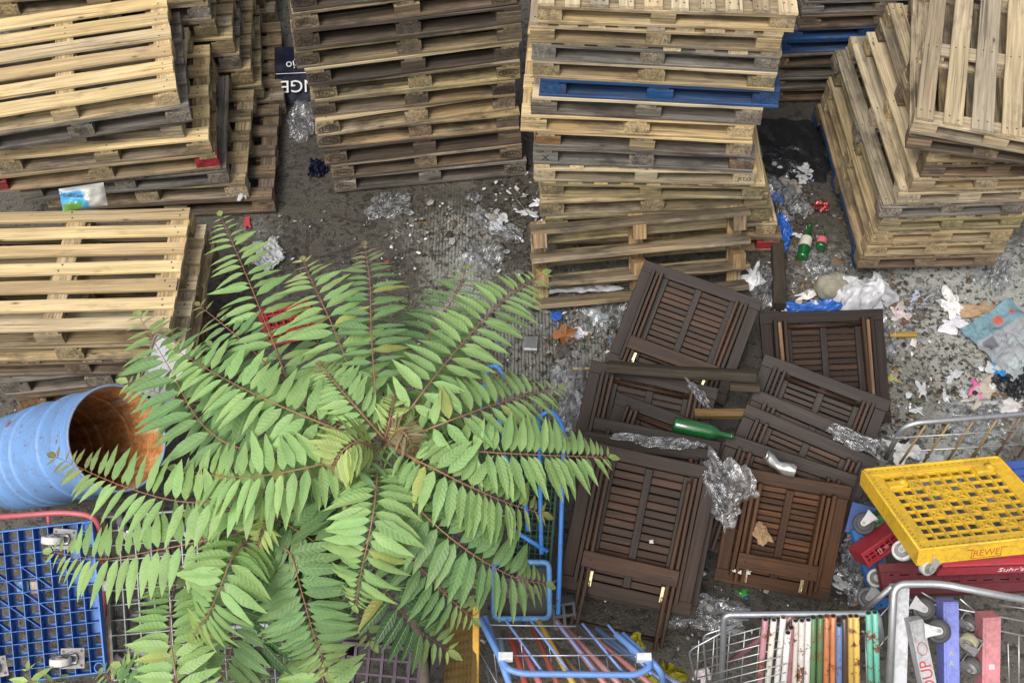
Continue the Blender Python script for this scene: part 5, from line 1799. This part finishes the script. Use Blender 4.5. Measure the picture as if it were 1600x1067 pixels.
# ------------------------------------------------------------------ ground, sky, light
def ground():
    t = NT('yard_ground')
    o = t.n('ShaderNodeTexCoord').outputs['Object']
    mk = t.attr('col').outputs['Color']
    sep = t.n('ShaderNodeSeparateColor', {'Color': mk})
    n1, n2, n3 = t.noise(o, 2.4, 6, .65), t.noise(o, 14, 6, .7), t.noise(o, 70, 4, .7)
    dirt = t.mix(n2, (.052, .047, .04), (.155, .14, .115))
    conc = t.mix(n2, (.19, .195, .18), (.40, .405, .37))
    f = t.ramp(t.math('ADD', t.math('MULTIPLY', sep.outputs[0], .8), t.math('MULTIPLY', t.math('SUBTRACT', n2, .5), 1.3)), [(.25, 0.0), (.55, 1.0)])
    col = t.mix(f, dirt, conc)
    blk = t.ramp(t.math('ADD', t.math('MULTIPLY', t.noise(o, 38, 5, .75), .6), t.math('MULTIPLY', n2, .45)), [(.535, 0.0), (.575, 1.0)])
    col = t.mix(t.math('MULTIPLY', blk, .85), col, (.022, .02, .017))
    wht = t.ramp(t.noise(o, 120, 2, .5), [(.68, 0.0), (.72, 1.0)])
    col = t.mix(t.math('MULTIPLY', wht, .5), col, (.5, .5, .47))
    wet = t.ramp(t.math('ADD', t.math('MULTIPLY', n1, .6), t.math('MULTIPLY', sep.outputs[1], .6)), [(.42, 0.0), (.62, 1.0)])
    col = t.mix(t.math('MULTIPLY', wet, .6), col, t.mix(1.0, col, (.35, .32, .28), 'MULTIPLY'))
    moss = t.ramp(t.noise(o, 3.5, 5, .7), [(.58, 0.0), (.7, 1.0)])
    col = t.mix(t.math('MULTIPLY', moss, .35), col, (.075, .085, .03))
    rg = t.ramp(wet, [(0, .9), (1, .5)])
    hgt = t.math('ADD', t.math('MULTIPLY', n2, .7), t.math('MULTIPLY', n3, .45))
    wv = t.n('ShaderNodeTexWave', {'Vector': o, 'Scale': 16.0, 'Distortion': 1.5, 'Detail': 2.0}, bands_direction='X').outputs[1]
    hgt = t.math('ADD', hgt, t.math('MULTIPLY', t.math('MULTIPLY', wv, sep.outputs[2]), .5))
    t.pbr(Base_Color=col, Roughness=rg, Normal=t.bump(hgt, .9, .02))
    blobs = [(720, 380, 70, .9), (860, 560, 110, 1), (700, 460, 60, .6), (1480, 560, 190, .75), (1500, 450, 120, .7), (1270, 420, 60, .5), (960, 470, 70, .6), (410, 360, 50, .5), (1420, 690, 100, .7), (620, 350, 40, .35)]
    ribs = [(830, 570, 120), (700, 370, 50)]
    wets = [(1240, 250, 150), (1280, 420, 80), (560, 330, 110), (800, 330, 60), (1150, 640, 200), (620, 900, 500), (1300, 880, 150), (1400, 620, 60)]
    m = MB()
    n = 150
    vs, cs, fs = [], [], []
    x0, x1, y0, y1 = -3.4, 3.4, 1.2, 8.2
    inv = lambda p: (800 + F * p.x / (p.y * CP + H * SP), 533.5 - F * ((p.y * SP - H * CP) / (p.y * CP + H * SP)))
    for j in range(n + 1):
        for i in range(n + 1):
            x, y = x0 + (x1 - x0) * i / n, y0 + (y1 - y0) * j / n
            px, py = inv(Vector((x, y, 0)))
            k = min(1, sum(v * math.exp(-((px - a) ** 2 + (py - b) ** 2) / (r * r)) for a, b, r, v in blobs))
            rb = min(1, sum(math.exp(-((px - a) ** 2 + (py - b) ** 2) / (r * r)) for a, b, r in ribs))
            wt = min(1, sum(math.exp(-((px - a) ** 2 + (py - b) ** 2) / (r * r)) for a, b, r in wets))
            zz = -.012 + .012 * noise.noise(Vector((x * 2.3, y * 2.3, 0))) if 0 < i < n and 0 < j < n else -.012
            vs.append((x, y, zz))
            cs.append((k, wt, rb))
    for j in range(n):
        for i in range(n):
            a = j * (n + 1) + i
            fs.append((a, a + 1, a + n + 2, a + n + 1))
    m.add(vs, fs, cs, smooth=True)
    # the same sheet carried on to the horizon
    B = 80
    ring = [(-B, -B), (B, -B), (B, B), (-B, B)]
    inn = [(x0, y0), (x1, y0), (x1, y1), (x0, y1)]
    m.add([(a, b, -.012) for a, b in ring + inn], [(0, 1, 5, 4), (1, 2, 6, 5), (2, 3, 7, 6), (3, 0, 4, 7)], (.3, .3, 0))
    tag(m.build('ground', t.mat), kind='structure')


ground()
w = bpy.data.worlds.new('World')
SC.world = w
w.use_nodes = True
nt = w.node_tree
bg = nt.nodes['Background']
sky = nt.nodes.new('ShaderNodeTexSky')
sky.sky_type = 'NISHITA'
sky.sun_disc = False
SUN_EL, SUN_AZ = rad(56), rad(-150)
sky.sun_elevation = SUN_EL
sky.sun_rotation = SUN_AZ
sky.air_density = 1.0
sky.dust_density = 6.0
sky.ozone_density = .6
hs = nt.nodes.new('ShaderNodeHueSaturation')
hs.inputs['Saturation'].default_value = .35
nt.links.new(sky.outputs[0], hs.inputs['Color'])
nt.links.new(hs.outputs[0], bg.inputs[0])
bg.inputs[1].default_value = .12
sl = bpy.data.lights.new('sun', 'SUN')
sl.energy = 1.5
sl.angle = rad(24)
sl.color = (1, .96, .9)
so = bpy.data.objects.new('sun', sl)
sd = Vector((math.sin(SUN_AZ) * math.cos(SUN_EL), math.cos(SUN_AZ) * math.cos(SUN_EL), math.sin(SUN_EL)))
so.rotation_euler = sd.to_track_quat('Z', 'Y').to_euler()
so.location = (0, 0, 9)
COL.objects.link(so)
SC.view_settings.view_transform = 'Standard'
SC.view_settings.look = 'None'
SC.view_settings.gamma = 1
SC.view_settings.exposure = 0.56
SC.render.film_transparent = False
